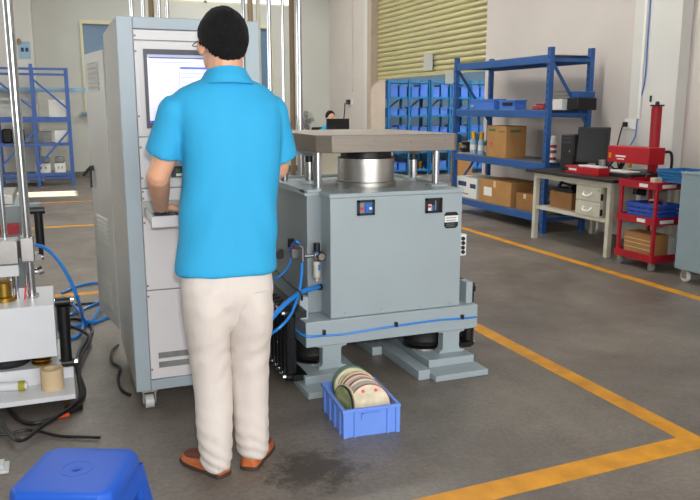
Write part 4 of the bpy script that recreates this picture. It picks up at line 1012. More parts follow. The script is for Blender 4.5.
# ------------------------------------------------------------------ workbench
T = thing('workbench', (5.1, 6.1, 0), 'cream steel workbench with a black top and two drawers', 'workbench')
DX0, DX1, DY0, DY1, DZ = 4.72, 5.58, 5.50, 6.76, .745
box(DX0-.03, DX1, DY0-.05, DY1+.06, DZ-.03, DZ).build('worktop', 'desk_black', T, bev=.004)
for x in (DX0+.03, DX1-.06):
    for y in (DY0+.06, DY1-.04):
        box(x, x+.05, y-.025, y+.025, 0, DZ-.03).build('leg', 'desk_cream', T, bev=.003)
q = MB(); q.box(DX0+.03, DX0+.06, DY0+.085, DY1-.065, DZ-.085, DZ-.03); q.box(DX1-.04, DX1-.01, DY0+.085, DY1-.065, DZ-.085, DZ-.03); q.box(DX0+.08, DX1-.06, DY0+.04, DY0+.08, DZ-.085, DZ-.03); q.box(DX0+.08, DX1-.06, DY1-.06, DY1-.02, DZ-.085, DZ-.03); q.build('apron', 'desk_cream', T)
LZ = .36
box(DX0+.04, DX1-.02, DY0+.085, DY1-.065, LZ-.035, LZ).build('lower_shelf', 'desk_cream', T, bev=.003)
dy0, dy1 = P(603, 200, x=DX0+.05).y, P(577, 200, x=DX0+.05).y
box(DX0+.05, DX0+.5, dy0+.01, dy1, LZ, DZ-.085).build('drawer_case', 'desk_cream', T)
for k in range(2):
    z0 = LZ+.005+k*.145; d_ = box(DX0+.03, DX0+.05, dy0+.015, dy1-.005, z0, z0+.138).build('drawer', 'desk_cream', T, bev=.003)
    ym = (dy0+dy1)/2; MB().tube([(DX0+.03, ym+.06, z0+.085), (DX0+.008, ym+.05, z0+.06), (DX0+.002, ym, z0+.05), (DX0+.008, ym-.05, z0+.06), (DX0+.03, ym-.06, z0+.085)], .009, 8).build('handle', 'label_white', d_)
    MB().cyl((DX0+.032, dy0+.04, z0+.11), (DX0+.022, dy0+.04, z0+.11), .008, n=10).build('lock', 'steel', d_)
    box(DX0+.03, DX0+.052, dy0+.0, dy0+.012, z0+.02, z0+.08).build('hinge', 'black_plastic', d_)
y0, y1 = P(576, 213, x=4.9).y+.02, P(553, 213, x=4.9).y
carton('cardboard_box', 4.85, 5.15, y0, y1, LZ, LZ+.17, 'open cardboard box on the lower shelf of the workbench', 'cardboard_dark', tape=None)
q = MB(); q.box(4.88, 5.12, y0+.03, y1-.02, LZ+.17, LZ+.21); q.box(4.9, 5.0, y0+.08, y0+.14, LZ+.21, LZ+.25); q.tube([(4.9, y1-.1, LZ+.2), (4.95, y1-.05, LZ+.25), (5.05, y1-.12, LZ+.22)], .012)
tag(q.build('black_parts', 'black_plastic', bev=.008), 'black parts heaped on top of the open box under the workbench', 'parts')
# PC tower, monitor, red box, laser marker
ya, yb = P(577, 165, x=5.05).y, P(563, 165, x=5.05).y
T = thing('computer_tower', (5.2, (ya+yb)/2, DZ), 'black computer tower standing upright on the workbench', 'computer')
box(5.0, 5.38, ya, yb-.03, DZ, DZ+.37).build('case', 'black_plastic', T, bev=.006); fpn = box(4.985, 5.0, ya+.005, yb-.035, DZ+.01, DZ+.365).build('front_bezel', 'desk_black', T, bev=.004)
for z in (.33, .29): box(4.981, 4.985, ya+.03, yb-.06, DZ+z-.012, DZ+z+.012).build('drive_slot', 'dark_bezel', fpn)
MB().cyl((4.985, ya+.05, DZ+.2), (4.98, ya+.05, DZ+.2), .01, n=10).build('power_button', 'steel', fpn)
def lcd(name, c, wd, hg, z0, ang, label, group=None, base=True):
    t = thing(name, (c[0], c[1], z0), label, 'monitor', group)
    Mx = Matrix.Translation((c[0], c[1], z0)) @ Matrix.Rotation(ang, 4, 'Z') @ Matrix.Rotation(R(-6), 4, 'X')
    q = MB(); q.M = Mx; q.box(-wd/2, wd/2, 0, .03, .09, .09+hg); q.box(-wd/2+.06, wd/2-.06, .03, .055, .13, .05+hg); q.build('housing', 'black_plastic', t, bev=.004)
    q = MB(); q.M = Mx; q.box(-wd/2+.018, wd/2-.018, -.0015, 0, .112, .09+hg-.018); q.build('screen', 'lcd_black', t)
    q = MB(); q.M = Matrix.Translation((c[0], c[1], z0)) @ Matrix.Rotation(ang, 4, 'Z'); q.box(-.035, .035, .03, .05, .012, .2); q.build('neck', 'steel' if base else 'black_plastic', t)
    q = MB(); q.M = Matrix.Translation((c[0], c[1], z0)) @ Matrix.Rotation(ang, 4, 'Z'); q.lathe((0, .03, 0), [(.1, 0), (.1, .008), (.04, .014), (0, .014)], 24); q.build('stand_foot', 'black_plastic', t)
    return t
c = P(592, 160, x=5.1); lcd('desk_monitor', (5.1, c.y+.02), .33, .365, DZ, R(-58), 'black desktop monitor with a blank screen on the workbench')
ya, yb = P(606, 170, x=4.86).y, P(567, 170, x=4.86).y
T = thing('red_controller', (4.95, (ya+yb)/2, DZ), 'flat red controller box on the workbench before the monitor', 'controller')
box(4.82, 4.96, ya+.06, yb-.02, DZ, DZ+.075).build('box', 'red_enamel', T, bev=.005)
box(4.818, 4.82, yb-.2, yb-.08, DZ+.03, DZ+.05).build('print', 'label_white', T); box(4.817, 4.82, yb-.06, yb-.03, DZ+.025, DZ+.055).build('knob_plate', 'black_plastic', T)
q = MB(); q.box(4.84, 4.95, ya+.08, yb-.2, DZ+.075, DZ+.088); tag(q.build('keyboard_pad', 'white_cloth', bev=.003), 'pale grey keyboard lying on the flat red controller box', 'keyboard')
c = P(599, 157, x=5.05); tag(MB().lathe((4.91, ya+.12, DZ+.088), [(.03, 0), (.034, .06), (.03, .062), (.026, .01), (0, .01)], 18).build('cup', 'steel', smooth=60), 'small steel cup standing on the grey keyboard by the monitor', 'cup')
T = thing('laser_marker', (5.35, 5.75, DZ), 'red laser marking machine with a tall column and projecting head', 'machine')
cb = P(652, 175, x=5.35)
box(4.95, 5.56, cb.y-.16, cb.y+.31, DZ, DZ+.035).build('base_plate', 'black_plastic', T, bev=.004)
zt = P(655, 102, x=5.35).z
box(5.33, 5.39, cb.y-.03, cb.y+.05, DZ+.035, zt-.04).build('column', 'red_enamel', T, bev=.006); box(5.325, 5.33, cb.y-.025, cb.y-.005, DZ+.2, zt-.06).build('rail', 'red_disc', T); box(5.325, 5.33, cb.y+.025, cb.y+.045, DZ+.2, zt-.06).build('rail', 'red_disc', T)
q = MB(); q.box(5.32, 5.40, cb.y-.04, cb.y+.06, zt-.04, zt-.025); q.cyl((5.35, cb.y, zt-.025), (5.35, cb.y, zt), .02); q.bar((5.3, cb.y-.06, zt), (5.4, cb.y+.07, zt), .015, .012); q.cyl((5.32, cb.y+.06, zt), (5.32, cb.y+.06, zt+.06), .011); q.build('crank_handle', 'black_plastic', T)
hy0, hy1 = P(659, 155, x=5.25).y, P(609, 155, x=5.15).y
za, zb = P(612, 161.5, x=5.15).z, P(612, 145.5, x=5.15).z
hd_ = box(5.13, 5.325, hy0, hy1, za, zb).build('laser_head', 'red_enamel', T, bev=.006)
box(5.129, 5.13, hy1-.26, hy1-.12, za+.055, za+.07).build('print', 'label_white', hd_); box(5.129, 5.13, hy1-.24, hy1-.14, za+.03, za+.04).build('print', 'label_white', hd_); box(5.1285, 5.13, hy1-.055, hy1-.02, za+.04, za+.09).build('sticker', 'gold', hd_)
q = MB(); c = P(629, 172, x=5.2); q.lathe((5.2, c.y, za-.05), [(.012, 0), (.022, .02), (.022, .05), (0, .05)], 14); q.build('lens', 'gold', hd_)
MB().tube([(5.4, cb.y-.06, zb-.05), (5.45, cb.y-.12, za+.1), (5.45, cb.y-.13, za-.05), (5.4, cb.y-.1, DZ+.05)], .014).build('cable', 'black_plastic', T)
q = MB(); q.box(5.02, 5.2, cb.y+.0, cb.y+.29, DZ+.035, DZ+.047); tag(q.build('notepad', 'paper'), 'white notepad lying on the base of the laser marker', 'notepad')
q = MB()
q.tube([(5.25, 6.2, DZ+.02), (5.3, 6.12, DZ+.14), (5.28, 6.06, DZ+.06), (5.32, 6.05, DZ+.15), (5.35, 6.12, DZ+.05), (5.4, 6.28, DZ+.02)], .009); q.tube([(5.3, 6.25, DZ+.01), (5.2, 6.12, DZ+.08), (5.3, 6.08, DZ+.02), (5.4, 6.1, DZ+.11), (5.45, 6.25, DZ+.02)], .008)
tag(q.build('cable_bundle', 'black_plastic'), 'tangle of black cables on the workbench behind the red controller', 'cables')

# wall outlet, plug lead, conduit and data cable
c = P(631, 124, x=PX); T = thing('wall_socket', (PX, c.y, c.z-.06), 'white wall socket with a black plug on the right wall pilaster', 'socket')
box(PX-.012, PX, c.y-.085, c.y+.085, c.z-.055, c.z+.055).build('face_plate', 'label_white', T, bev=.003); box(PX-.05, PX-.012, c.y+.03, c.y+.075, c.z-.03, c.z+.02).build('plug', 'black_plastic', T, bev=.006)
MB().tube([(PX-.05, c.y+.055, c.z), (PX-.07, c.y+.06, c.z-.06), (PX-.06, c.y+.11, c.z-.2), (PX-.08, c.y+.14, c.z-.36), (5.47, c.y+.2, DZ+.02)], .007).build('lead', 'black_plastic', T)
a = P(648, 0, x=PX); b = P(641, 124, x=PX)
T = thing('wall_conduit', (PX, a.y, b.z), 'thin white cable conduit running up the pilaster above the socket', 'conduit')
box(PX-.018, PX, a.y-.018, a.y+.018, c.z+.055, CEIL).build('channel', 'label_white', T, bev=.003)
tag(MB().tube([(PX-.008, a.y-.05, 4.5), (PX-.008, a.y-.045, 2.2), (PX-.01, a.y-.05, 1.7), (PX-.008, a.y-.01, 1.5), (PX-.012, a.y+.02, 1.25), (PX-.02, a.y+.02, 1.1), (PX-.1, a.y+.02, .98)], .006).build('data_cable', 'switch_blue'), 'thin blue data cable hanging down beside the white conduit', 'cable')

# ------------------------------------------------------------------ red tool cart
KX0, KX1 = 4.70, 5.06; KY0, KY1 = 4.91, 5.36
T = thing('tool_cart', ((KX0+KX1)/2, (KY0+KY1)/2, 0), 'dark red three-tier tool cart loaded with blue trays', 'cart')
TZ = [.085, .41, .715]
for x in (KX0, KX1-.03):
    for y in (KY0, KY1-.03): box(x, x+.028, y, y+.028, .07, TZ[2]+.02).build('upright', 'cart_red', T, bev=.003)
for z in TZ:
    q = MB(); q.box(KX0, KX1, KY0, KY1, z, z+.006); q.box(KX0-.008, KX0, KY0, KY1, z-.01, z+.055); q.box(KX1, KX1+.008, KY0, KY1, z-.01, z+.055); q.box(KX0-.008, KX1+.008, KY0-.008, KY0, z-.01, z+.055); q.box(KX0-.008, KX1+.008, KY1, KY1+.008, z-.01, z+.055); tr_ = q.build('tray', 'cart_red', T)
    if z > .2:
        box(KX0-.01, KX0-.008, KY0+.1, KY0+.2, z+.005, z+.035).build('label_strip', 'label_white', tr_); box(KX0+.05, KX0+.2, KY0-.01, KY0-.008, z+.005, z+.035).build('label_strip', 'label_white', tr_)
for x in (KX0+.03, KX1-.03):
    for y in (KY0+.03, KY1-.03):
        q = MB(); q.box(x-.018, x+.018, y-.02, y+.02, .07, .078); q.box(x-.018, x-.013, y-.02, y+.02, .03, .075); q.box(x+.013, x+.018, y-.02, y+.02, .03, .075); cs = q.build('castor', 'steel', T); MB().cyl((x-.012, y, .032), (x+.012, y, .032), .032, n=14).build('wheel', 'grey_wrap', cs)
carton('cardboard_box', KX0+.045, KX0+.22, KY0+.05, KY1-.05, TZ[0]+.006, TZ[0]+.22, 'cardboard box wrapped in clear tape on the bottom tray of the red cart', marks=[('x', .0, 1., .35, .38, 'tape'), ('x', .0, 1., .55, .58, 'tape'), ('x', 0., 1., .72, .75, 'tape')], tape=None)
def slat_basket(name, x0, x1, y0, y1, z0, z1, m, label):
    t = thing(name, ((x0+x1)/2, (y0+y1)/2, z0), label, 'basket')
    box(x0, x1, y0, y1, z0, z0+.006).build('bottom', m, t)
    q = MB(); n = 4
    for i in range(n):
        za = z0+.006+(z1-z0-.006)*i/n; zb_ = za+(z1-z0-.006)/n*.72
        q.box(x0, x0+.006, y0, y1, za, zb_); q.box(x1-.006, x1, y0, y1, za, zb_); q.box(x0+.006, x1-.006, y0, y0+.006, za, zb_); q.box(x0+.006, x1-.006, y1-.006, y1, za, zb_)
    for k in range(6):
        yy = y0+(y1-y0)*k/5; q.box(x0+.006, x0+.01, yy-.006, yy+.006, z0, z1); q.box(x1-.01, x1-.006, yy-.006, yy+.006, z0, z1)
    q.box(x0-.01, x0, y0-.01, y1+.01, z1-.02, z1); q.box(x1, x1+.01, y0-.01, y1+.01, z1-.02, z1); q.box(x0, x1, y0-.01, y0, z1-.02, z1); q.box(x0, x1, y1, y1+.01, z1-.02, z1)
    q.build('sides', m, t); return t
slat_basket('slatted_basket', KX0+.045, KX1-.04, KY0+.045, KY1-.06, TZ[1]+.006, TZ[1]+.16, 'basket_blue', 'dark blue slatted basket of tools on the middle tray of the cart')
q = MB(); z = TZ[1]+.012; q.box(KX0+.1, KX0+.16, KY0+.1, KY0+.38, z, z+.14); q.tube([(KX0+.2, KY0+.1, z+.14), (KX0+.24, KY0+.2, z+.17), (KX0+.22, KY0+.32, z+.15)], .014)
tag(q.build('hand_tools', 'steel', bev=.005), 'steel hand tools sticking out of the dark blue basket', 'tools')
q = MB(); z = TZ[1]+.012; q.prism([(KY0+.27, z+.02), (KY1-.1, z+.02), (KY1-.1, z+.24), (KY0+.3, z+.16)], 'X', KX0+.24, KX0+.25); tag(q.build('red_flap', 'red_enamel'), 'red triangular sheet standing in the dark blue basket on the cart', 'sheet')
slat_basket('slatted_basket', KX0+.12, KX1+.06, KY0-.22, KY0+.13, TZ[2]+.056, TZ[2]+.16, 'rack_teal', 'bright blue slatted basket lying on top of the red cart')
q = MB(); q.box(KX0+.02, KX0+.1, KY0+.05, KY0+.11, TZ[2]+.006, TZ[2]+.09); tag(q.build('pale_block', 'cream_disc', bev=.004), 'small pale wooden block on the top tray of the red cart', 'block')
q = MB(); q.box(KX1-.12, KX1-.02, KY0+.06, KY0+.3, TZ[0]+.01, TZ[0]+.2); tag(q.build('white_bag', 'white_cloth', bev=.03), 'white plastic bag stuffed behind the box on the red cart', 'bag')
c = P(617, 200, x=4.95); T = thing('spray_gun', (4.98, KY1+.06, .42), 'black and white spray gun hanging between the workbench and red cart', 'spray gun')
MB().tube([(4.98, KY1+.06, .44), (4.98, KY1+.055, .52), (4.97, KY1+.06, .6)], .02).build('bottle', 'white_cloth', T); MB().bar((4.93, KY1+.06, .64), (5.04, KY1+.06, .62), .05, .06).build('trigger_head', 'black_plastic', T)
MB().tube([(5.02, KY1+.06, .65), (5.02, KY1+.055, .72), (5.03, KY1+.03, .79), (5.04, KY1+.012, .79)], .004).build('hanger', 'steel', T)

# ------------------------------------------------------------------ grey trolley at the right edge
T = thing('equipment_trolley', (5.05, 4.35, 0), 'blue-grey equipment trolley on white castors next to the red cart', 'trolley')
GX0, GX1, GY0, GY1 = 4.645, 5.35, 3.6, 4.60
zt = P(686, 174, x=GX0).z
box(GX0, GX1, GY0, GY1, .105, zt).build('body', 'trolley_grey', T, bev=.006); 
box(GX0-.006, GX1, GY0-.006, GY1+.006, zt, zt+.012).build('top', 'trolley_grey', T, bev=.003)
for x in (GX0+.06, GX1-.06):
    for y in (GY0+.06, GY1-.07):
        q = MB(); q.box(x-.035, x+.035, y-.04, y+.04, .095, .105); q.box(x-.024, x-.018, y-.025, y+.025, .03, .095); q.box(x+.018, x+.024, y-.025, y+.025, .03, .095); cs = q.build('castor', 'steel', T)
        q = MB(); q.lathe((x, y, .045), [(.0, -.016), (.038, -.016), (.045, -.01), (.045, .01), (.038, .016), (0, .016)], 20, axis='X'); wh = q.build('wheel', 'label_white', cs)
        MB().cyl((x-.03, y, .045), (x+.03, y, .045), .012, n=10).build('axle', 'steel', cs)

# ------------------------------------------------------------------ blue rack by the far left wall
FY0, FY1 = 14.5, 14.95
T = thing('far_rack', (-.4, 14.72, 0), 'blue and narrow-bayed storage rack by the far window', 'rack')
def fz(v): return P(52, v, y=FY0).z
hp = 2.08; FXS = (-.95, -.34, .235)
for x in FXS:
    for y in (FY0, FY1): box(x-.03, x+.03, y-.03, y+.03, 0, hp+(.06 if x == FXS[1] and y == FY0 else 0)).build('post', 'rack_far_blue', T)
fsh = [fz(117), fz(143), fz(173)]
for z in fsh:
    for (x0, x1) in ((FXS[0]+.03, FXS[1]-.03), (FXS[1]+.03, FXS[2]-.03)):
        for y in (FY0, FY1): box(x0, x1, y-.02, y+.02, z-.05, z).build('beam', 'rack_far_blue', T)
        box(x0, x1, FY0+.02, FY1-.02, z-.012, z).build('shelf_deck', 'shelf_deck', T)
for v in (69, 74.5, 121, 178):
    for (x0, x1) in ((FXS[0]+.03, FXS[1]-.03), (FXS[1]+.03, FXS[2]-.03)): box(x0, x1, FY0-.015, FY0+.015, fz(v)-.02, fz(v)+.02).build('tie_bar', 'rack_far_blue', T)
for x0, x1 in ((FXS[0]+.03, FXS[1]-.03), (FXS[1]+.03, FXS[2]-.03)):
    MB().bar((x0, FY0-.02, fz(80)), (x1, FY0-.02, fz(108)), .02, .035).build('brace', 'rack_far_blue', T); MB().bar((x0, FY0-.02, fz(164)), (x1, FY0-.02, fz(132)), .02, .035).build('brace', 'rack_far_blue', T)
z = fsh[0]; t = thing('slatted_box', (-.0, 14.7, z), 'white slatted box on the upper shelf of the far rack', 'box')
a, b = P(49, 110, y=14.6).x, P(65, 110, y=14.6).x
box(a, b, 14.6, 14.85, z, z+.3).build('carcass', 'label_white', t)
for k in range(5): xx = a+.02+(b-a-.06)*k/4; box(xx, xx+.025, 14.59, 14.6, z+.03, z+.27).build('slat', 'paper', t)
for (u0, u1, h, lab) in ((38, 53, .2, 'grey carton on the middle shelf of the far rack by the thick post'), (55, 68, .22, 'grey carton with pale top on the middle shelf of the far rack')):
    carton('grey_carton', P(u0, 140, y=14.6).x, P(u1, 140, y=14.6).x-.02, 14.6, 14.85, fsh[1], fsh[1]+h, lab, 'grey_wrap' if u0 < 50 else 'paper', tape=None)
for i, (u0, u1) in enumerate(((34, 52), (53, 67))):
    x0, x1 = P(u0, 168, y=14.6).x+.03, P(u1, 168, y=14.6).x-.02; t = carton('film_carton', x0, x1, 14.58, 14.88, fsh[2], fsh[2]+.17, ('pale carton with holes on the bottom shelf of the far rack, beside the thick post', 'pale carton with holes on the bottom shelf of the far rack, by the outer post')[i], 'paper', tape=None, marks=[('y', .3, .38, .4, .65, 'black_plastic'), ('y', .62, .7, .4, .65, 'black_plastic')])
    q = MB(); q.box(x0+.01, x1-.01, 14.6, 14.86, fsh[2]+.17, fsh[2]+.28); tag(q.build('wrapped_bundle', 'grey_wrap', bev=.03), ('grey wrapped bundle on the carton beside the thick rack post', 'grey wrapped bundle on the carton by the outer rack post')[i], 'bundle')
for i in range(2):
    x0 = -.9+.2*i; q = MB(); q.box(x0, x0+.17, 14.6, 14.8, fsh[1], fsh[1]+.25); tag(q.build('dark_bundle', 'black_rubber', bev=.03), ('dark wrapped bundle in the hidden bay of the far rack', 'dark wrapped bundle beside another in the far rack')[i], 'bundle')
# notice and cable tray on the far walls
c = P(24.5, 50, y=15.2); T = thing('wall_notice', (c.x, 15.2, c.z-.14), 'pale blue printed notice on the back pillar', 'notice')
nw = .2; box(c.x-nw/2, c.x+nw/2, 15.19, 15.2, c.z-.15, c.z+.15).build('sheet', 'notice_blue', T)
for k in range(2): box(c.x-.06+.075*k, c.x-.01+.075*k, 15.188, 15.19, c.z-.03, c.z+.04).build('print', 'ink', T)
c = P(19, 41, y=15.2); tag(MB().lathe((c.x, 15.16, c.z-.06), [(.03, 0), (.04, .05), (.02, .1), (0, .1)], 12).build('wall_bell', 'old_brown_pipe'), 'small brown wall bell above the pale blue notice', 'bell')
a = P(5, 90, y=15.05); box_ = box(-1.4, .72, 15.08, 15.16, a.z-.03, a.z+.05)
tag(box_.build('cable_tray', 'notice_blue'), 'pale blue cable tray running along the far wall above the rack', 'cable tray')
for x in (-1.3, -.32):
    pass

# ------------------------------------------------------------------ store room racks seen under the shutter
AY = 14.1
a0 = P(388, 90, y=AY).x; bw = (P(430, 90, y=AY).x-a0)/2
az = [P(388, v, y=AY).z for v in (81, 96.5, 115, 133, 152, 170)]
bin_i = 0
for r_ in range(3):
    x0 = a0+r_*bw*2; T = thing('store_rack', (x0+bw, AY+.2, 0), ('teal blue shelf rack in the store room beside the pale blue window', 'teal blue shelf rack in the store room between two like it', 'teal blue shelf rack in the store room, farthest from the pale window')[r_], 'rack', 'store room racks')
    n = 2
    for k in range(n+1):
        for y in (AY, AY+.4):
            x = x0+k*bw+(.012 if k == 0 else -.012 if k == n else 0)
            box(x-.022, x+.022, y-.022, y+.022, 0, az[0]+.03).build('post', 'rack_teal', T)
    for z in az:
        for k in range(n): box(x0+k*bw+.036, x0+(k+1)*bw-.036, AY-.012, AY+.41, z-.04, z).build('shelf', 'rack_teal', T)
    for k in range(n): MB().bar((x0+k*bw+.05, AY+.41, az[2]+.02), (x0+(k+1)*bw-.05, AY+.41, az[1]-.06), .012, .03).build('back_brace', 'rack_teal', T)
    where = ('beside the pale blue window', 'between two like it', 'farthest from the pale window')[r_]
    names = ['top', 'second', 'third', 'fourth', 'fifth']
    for si, zi in enumerate((1, 2, 3, 4, 5)):
        for k in range(n):
            bx = x0+k*bw+.045; ww = bw-.09; z = az[zi]
            hh = (.24, .16, .15, .12, .16)[si]
            if si == 3 or (si == 4 and k == 1):
                q = MB(); q.lathe((bx+ww*.35, AY+.15, z), [(.07, 0), (.08, .05), (.05, .1), (.06, .14), (0, .16)], 12); q.lathe((bx+ww*.75, AY+.12, z), [(.05, 0), (.05, .15), (0, .15)], 12)
                tag(q.build('spare_parts', 'brass' if k else 'black_rubber'), 'loose %s spare parts on the %s shelf of the rack %s' % ('brass' if k else 'black', names[si], where), 'parts', 'spare parts in the store room'); continue
            for j in range(2):
                w2 = ww/2-.01; xa = bx+j*(w2+.02)
                open_bin('storage_bin', xa+.012, xa+w2-.012, AY-.0, AY+.3, z, z+hh-.02*((bin_i*7) % 3), 'bin_blue', 'blue bin on the %s shelf of the teal rack %s' % (names[si], where), 'blue bins on the store room racks')
                bin_i += 1
c = P(397, 170, z=0); carton('cardboard_box', c.x-.15, c.x+.15, 12.3, 12.6, 0, .55, 'tall cardboard box standing on the store room floor', 'cardboard')

# ------------------------------------------------------------------ far desk with a seated person
SX, SYY = P(332, 120, y=12.2).x, 12.2
T = thing('office_desk', (SX, 11.8, 0), 'plain cream office desk at the far wall behind the test machine', 'desk')
box(SX-.5, SX+.75, 11.45, 12.05, .72, .75).build('desktop', 'desk_cream', T); 
for x in (SX-.48, SX+.7): box(x, x+.03, 11.47, 12.03, 0, .72).build('side_panel', 'desk_cream', T)
box(SX-.45, SX+.7, 11.5, 11.52, .3, .72).build('front_panel', 'desk_cream', T)
c = P(337.5, 124, y=11.75); t = thing('office_monitor', (c.x, 11.75, .75), 'black monitor seen from behind on the far office desk', 'monitor')
a = P(326.5, 128, y=11.75); b = P(349, 118.5, y=11.75)
box(a.x, b.x, 11.73, 11.77, .98, b.z).build('housing', 'black_plastic', t, bev=.006); box(c.x-.04, c.x+.04, 11.77-.06, 11.73, .76, 1.1).build('neck', 'black_plastic', t); box(c.x-.12, c.x+.12, 11.64, 11.86, .75, .765).build('foot', 'black_plastic', t)
box(a.x+.02, b.x-.02, 11.77, 11.772, 1.0, b.z-.02).build('screen', 'lcd_black', t)
T = thing('office_chair', (SX, 12.35, 0), 'black office chair at the far desk', 'chair')
MB().box(SX-.25, SX+.25, 12.1, 12.58, .47, .54).build('seat', 'black_rubber', T, bev=.03); MB().box(SX-.22, SX+.22, 12.62, 12.68, .62, 1.05).build('backrest', 'black_rubber', T, bev=.02)
MB().cyl((SX, 12.34, .1), (SX, 12.34, .47), .03).build('gas_lift', 'steel', T); MB().bar((SX, 12.55, .5), (SX, 12.66, .7), .05, .015).build('back_bracket', 'steel', T)
for k in range(5):
    an = k*2*math.pi/5; MB().bar((SX, 12.34, .1), (SX+.26*math.cos(an), 12.34+.26*math.sin(an), .065), .04, .03).build('leg', 'black_plastic', T); MB().cyl((SX+.25*math.cos(an)-.02, 12.34+.25*math.sin(an), .027), (SX+.25*math.cos(an)+.02, 12.34+.25*math.sin(an), .027), .027, n=12).build('castor', 'black_plastic', T)
T = thing('person', (SX, 12.34, 0), 'seated person in a sky-blue shirt behind the monitor at the far desk', 'person')
hx, hy, hz = P(331, 118.5, y=12.2).x, 12.22, P(331, 118.5, y=12.2).z
bd = MB(); bd.ellipsoid((hx, hy, hz+.02), (.075, .095, .1)); bd.ellipsoid((hx, hy-.025, hz-.05), (.058, .065, .07)); bd.limb([(hx, hy-.09, hz), (hx, hy-.108, hz-.03)], [.008, .014], 8); bd.ellipsoid((hx, hy-.083, hz-.063), (.022, .01, .008))
for s in (-1, 1): bd.ellipsoid((hx+s*.077, hy+.005, hz-.01), (.01, .018, .03), 10, 8)
bd.limb([(hx, hy+.01, hz-.05), (hx, hy+.03, hz-.2)], [.056, .065])
sz = hz-.24
bd.limb([(hx, 12.27, sz-.02), (hx, 12.32, .85), (hx, 12.34, .62)], [.14, .14, .15], flat=((0, 1, 0), .7))
for s in (-1, 1):
    S_ = Vector((hx+s*.18, 12.26, sz+.0)); E_ = Vector((hx+s*.25, 12.15, .88)); W_ = Vector((hx+s*.14, 11.95, .80))
    bd.limb([S_, E_], [.05, .04]); bd.limb([E_, W_], [.04, .028]); bd.limb([W_, W_+Vector((-s*.01, -.07, -.015))], [.03, .036], flat=((0, 0, 1), .45))
    for i in range(4): bd.limb([W_+Vector((s*(.026-.0175*i), -.08, -.015)), W_+Vector((s*(.028-.019*i), -.13, -.01)), W_+Vector((s*(.028-.019*i), -.155, -.025))], [.009, .008, .007], 8)
    bd.limb([W_+Vector((-s*.025, -.03, -.015)), W_+Vector((-s*.05, -.075, -.02))], [.012, .009], 8)
    hp_ = Vector((hx+s*.1, 12.36, .62)); kn = Vector((hx+s*.13, 11.93, .6)); ak = Vector((hx+s*.13, 12.0, .12)); bd.limb([hp_, kn], [.08, .058]); bd.limb([kn, ak], [.055, .036]); bd.limb([ak, ak+Vector((0, -.05, -.06)), ak+Vector((0, -.15, -.08))], [.035, .036, .03])
from_mesh('body', remesh(bd, .006, 3), 'skin', T)
sm = MB(); sm.limb([(hx, 12.26, sz+.02), (hx, 12.28, sz-.1), (hx, 12.32, .85), (hx, 12.34, .6)], [.17, .185, .17, .175], 20, flat=((0, 1, 0), .72))
for s in (-1, 1): sm.limb([(hx+s*.15, 12.26, sz+.01), (hx+s*.21, 12.2, sz-.15)], [.068, .064])
from_mesh('shirt', remesh(sm, .008, 5), 'shirt', T)
pm = MB()
for s in (-1, 1): pm.limb([(hx+s*.09, 12.38, .63), (hx+s*.13, 11.93, .61)], [.098, .072]); pm.limb([(hx+s*.13, 11.93, .61), (hx+s*.13, 12.0, .1)], [.068, .06])
from_mesh('trousers', remesh(pm, .008, 4), 'dark_bezel', T)
hr = MB(); hr.ellipsoid((hx, hy+.018, hz+.04), (.085, .1, .1)); hr.build('hair', 'hair_black', T, smooth=60)
for s in (-1, 1):
    MB().ellipsoid((hx+s*.03, hy-.083, hz+.005), (.011, .008, .008), 8, 6).build('eye', 'eye_white', T)
    q = MB(); q.limb([(hx+s*.13, 12.02, .035), (hx+s*.13, 11.8, .03)], [.042, .036], flat=((0, 0, 1), .75)); q.build('shoe', 'black_plastic', T)
# pedestal fan
fy = 12.9; c = P(304.5, 121, y=fy); rad = (P(314, 121, y=fy)-c).length
T = thing('pedestal_fan', (c.x, fy, 0), 'grey pedestal fan with a round guard beside the far desk', 'fan')
q = MB(); q.lathe((c.x, fy+.1, 0), [(.2, 0), (.2, .02), (.03, .05), (0, .05)], 24); q.build('base', 'black_plastic', T); MB().cyl((c.x, fy+.1, .05), (c.x, fy+.1, c.z), .016).build('pole', 'steel', T); MB().cyl((c.x, fy+.02, c.z), (c.x, fy+.16, c.z), .05).build('motor', 'dark_bezel', T)
for k in range(5):
    q = MB(); q.limb([(c.x, fy, c.z), (c.x+rad*.5*math.cos(k*1.2566), fy, c.z+rad*.5*math.sin(k*1.2566)), (c.x+rad*.8*math.cos(k*1.2566+.15), fy, c.z+rad*.8*math.sin(k*1.2566+.15))], [.02, .05, .04], 10, flat=((0, 1, 0), .12)); q.build('blade', 'grey_wrap', T)
q = MB()
for yy, rr_ in ((-.05, .35), (-.05, .7), (0, 1.0), (.05, .7)):
    q.tube([(c.x+rad*rr_*math.cos(t), fy+yy, c.z+rad*rr_*math.sin(t)) for t in [2*math.pi*i/28 for i in range(29)]], .004, 5, 1)
for i in range(36):
    t = 2*math.pi*i/36; q.tube([(c.x+.02*math.cos(t), fy-.06, c.z+.02*math.sin(t)), (c.x+rad*.7*math.cos(t), fy-.05, c.z+rad*.7*math.sin(t)), (c.x+rad*math.cos(t), fy, c.z+rad*math.sin(t)), (c.x+rad*.7*math.cos(t), fy+.05, c.z+rad*.7*math.sin(t))], .002, 4, 1)
q.build('guard', 'steel', T)
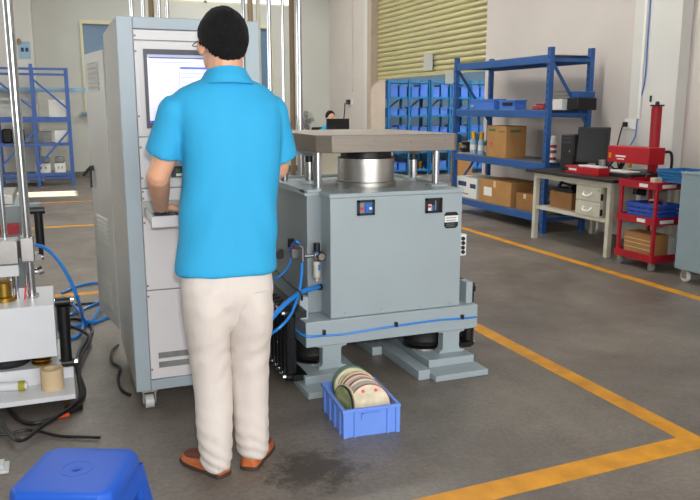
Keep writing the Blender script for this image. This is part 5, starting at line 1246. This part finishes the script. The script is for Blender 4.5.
# socket and lead on the far right wall, black bag on desk
c = P(352, 102, x=XW); T = thing('far_socket', (XW, c.y, c.z), 'small white socket with a hanging black lead near the shutter post', 'socket')
box(XW-.015, XW, c.y-.06, c.y+.06, c.z-.06, c.z+.06).build('plate', 'label_white', T); box(XW-.06, XW, c.y+.06, c.y+.2, c.z-.05, c.z+.05).build('plug', 'black_plastic', T); MB().tube([(XW-.1, c.y+.14, c.z-.02), (XW-.11, c.y+.16, c.z-.25), (XW-.12, c.y+.25, c.z-.6)], .012, 6).build('lead', 'black_plastic', T)
c = P(356, 127, y=11.7); q = MB(); q.ellipsoid((c.x, 11.75, .86), (.13, .12, .11), 14, 8); tag(q.build('bag', 'black_rubber', bev=0), 'black bag lying on the far office desk beside the monitor', 'bag')
a = P(353, 0, x=XW); tag(box(XW-.025, XW, a.y-.025, a.y+.025, 1.7, CEIL).build('wall_pipe', 'desk_cream'), 'thin cream pipe running up the wall beside the shutter post', 'pipe')

# ------------------------------------------------------------------ tall column testers behind the cabinet
def tester(x, y, cols, label, bw_=.3, bd_=.4):
    t = thing('drop_tester', (x, y, 0), label, 'machine')
    box(x-bw_, x+bw_, y-bd_/2, y+bd_/2, 0, .5).build('base', 'grey_enamel_side', t, bev=.006); box(x-bw_*.7, x+bw_*.7, y-.15, y+.15, .5, .56).build('anvil', 'steel', t, bev=.004)
    for (cx, cy, r_, m) in cols: MB().cyl((cx, cy, .5), (cx, cy, 3.3), r_, n=16).build('column', m, t)
    box(x-bw_, x+bw_, y-.16, y+.16, 3.3, 3.4).build('crosshead', 'steel', t)
    box(x-bw_*.9, x+bw_*.9, y-.11, y+.11, .66, .74).build('drop_table', 'steel', t)
Y_ = 6.0
def cx_(u, v, y): return P(u, v, y=y).x
tester(1.78, 6.0, [(cx_(269.5, 50, 5.95), 5.95, .019, 'chrome'), (cx_(283, 50, 6.1), 6.1, .012, 'chrome'), (cx_(292, 50, 6.1), 6.1, .022, 'old_brown_pipe'), (cx_(299, 50, 5.95), 5.95, .024, 'chrome')], 'drop tester with four tall columns standing behind the shock test machine', .24)
tester(.72, 6.0, [(cx_(131.5, 8, 6.05), 6.05, .016, 'chrome'), (cx_(143, 8, 5.95), 5.95, .014, 'chrome'), (cx_(151, 8, 6.1), 6.1, .022, 'old_brown_pipe'), (cx_(159, 8, 5.95), 5.95, .014, 'chrome'), (cx_(167, 8, 6.05), 6.05, .016, 'chrome')], 'drop tester with five tall columns standing behind the control cabinet', .22)
tester(1.5, 7.2, [(cx_(243, 8, 7.2), 7.2, .02, 'chrome'), (cx_(250, 8, 7.2), 7.2, .026, 'old_brown_pipe'), (cx_(258, 8, 7.2), 7.2, .02, 'desk_cream')], 'drop tester with three tall columns between two other drop testers', .2)
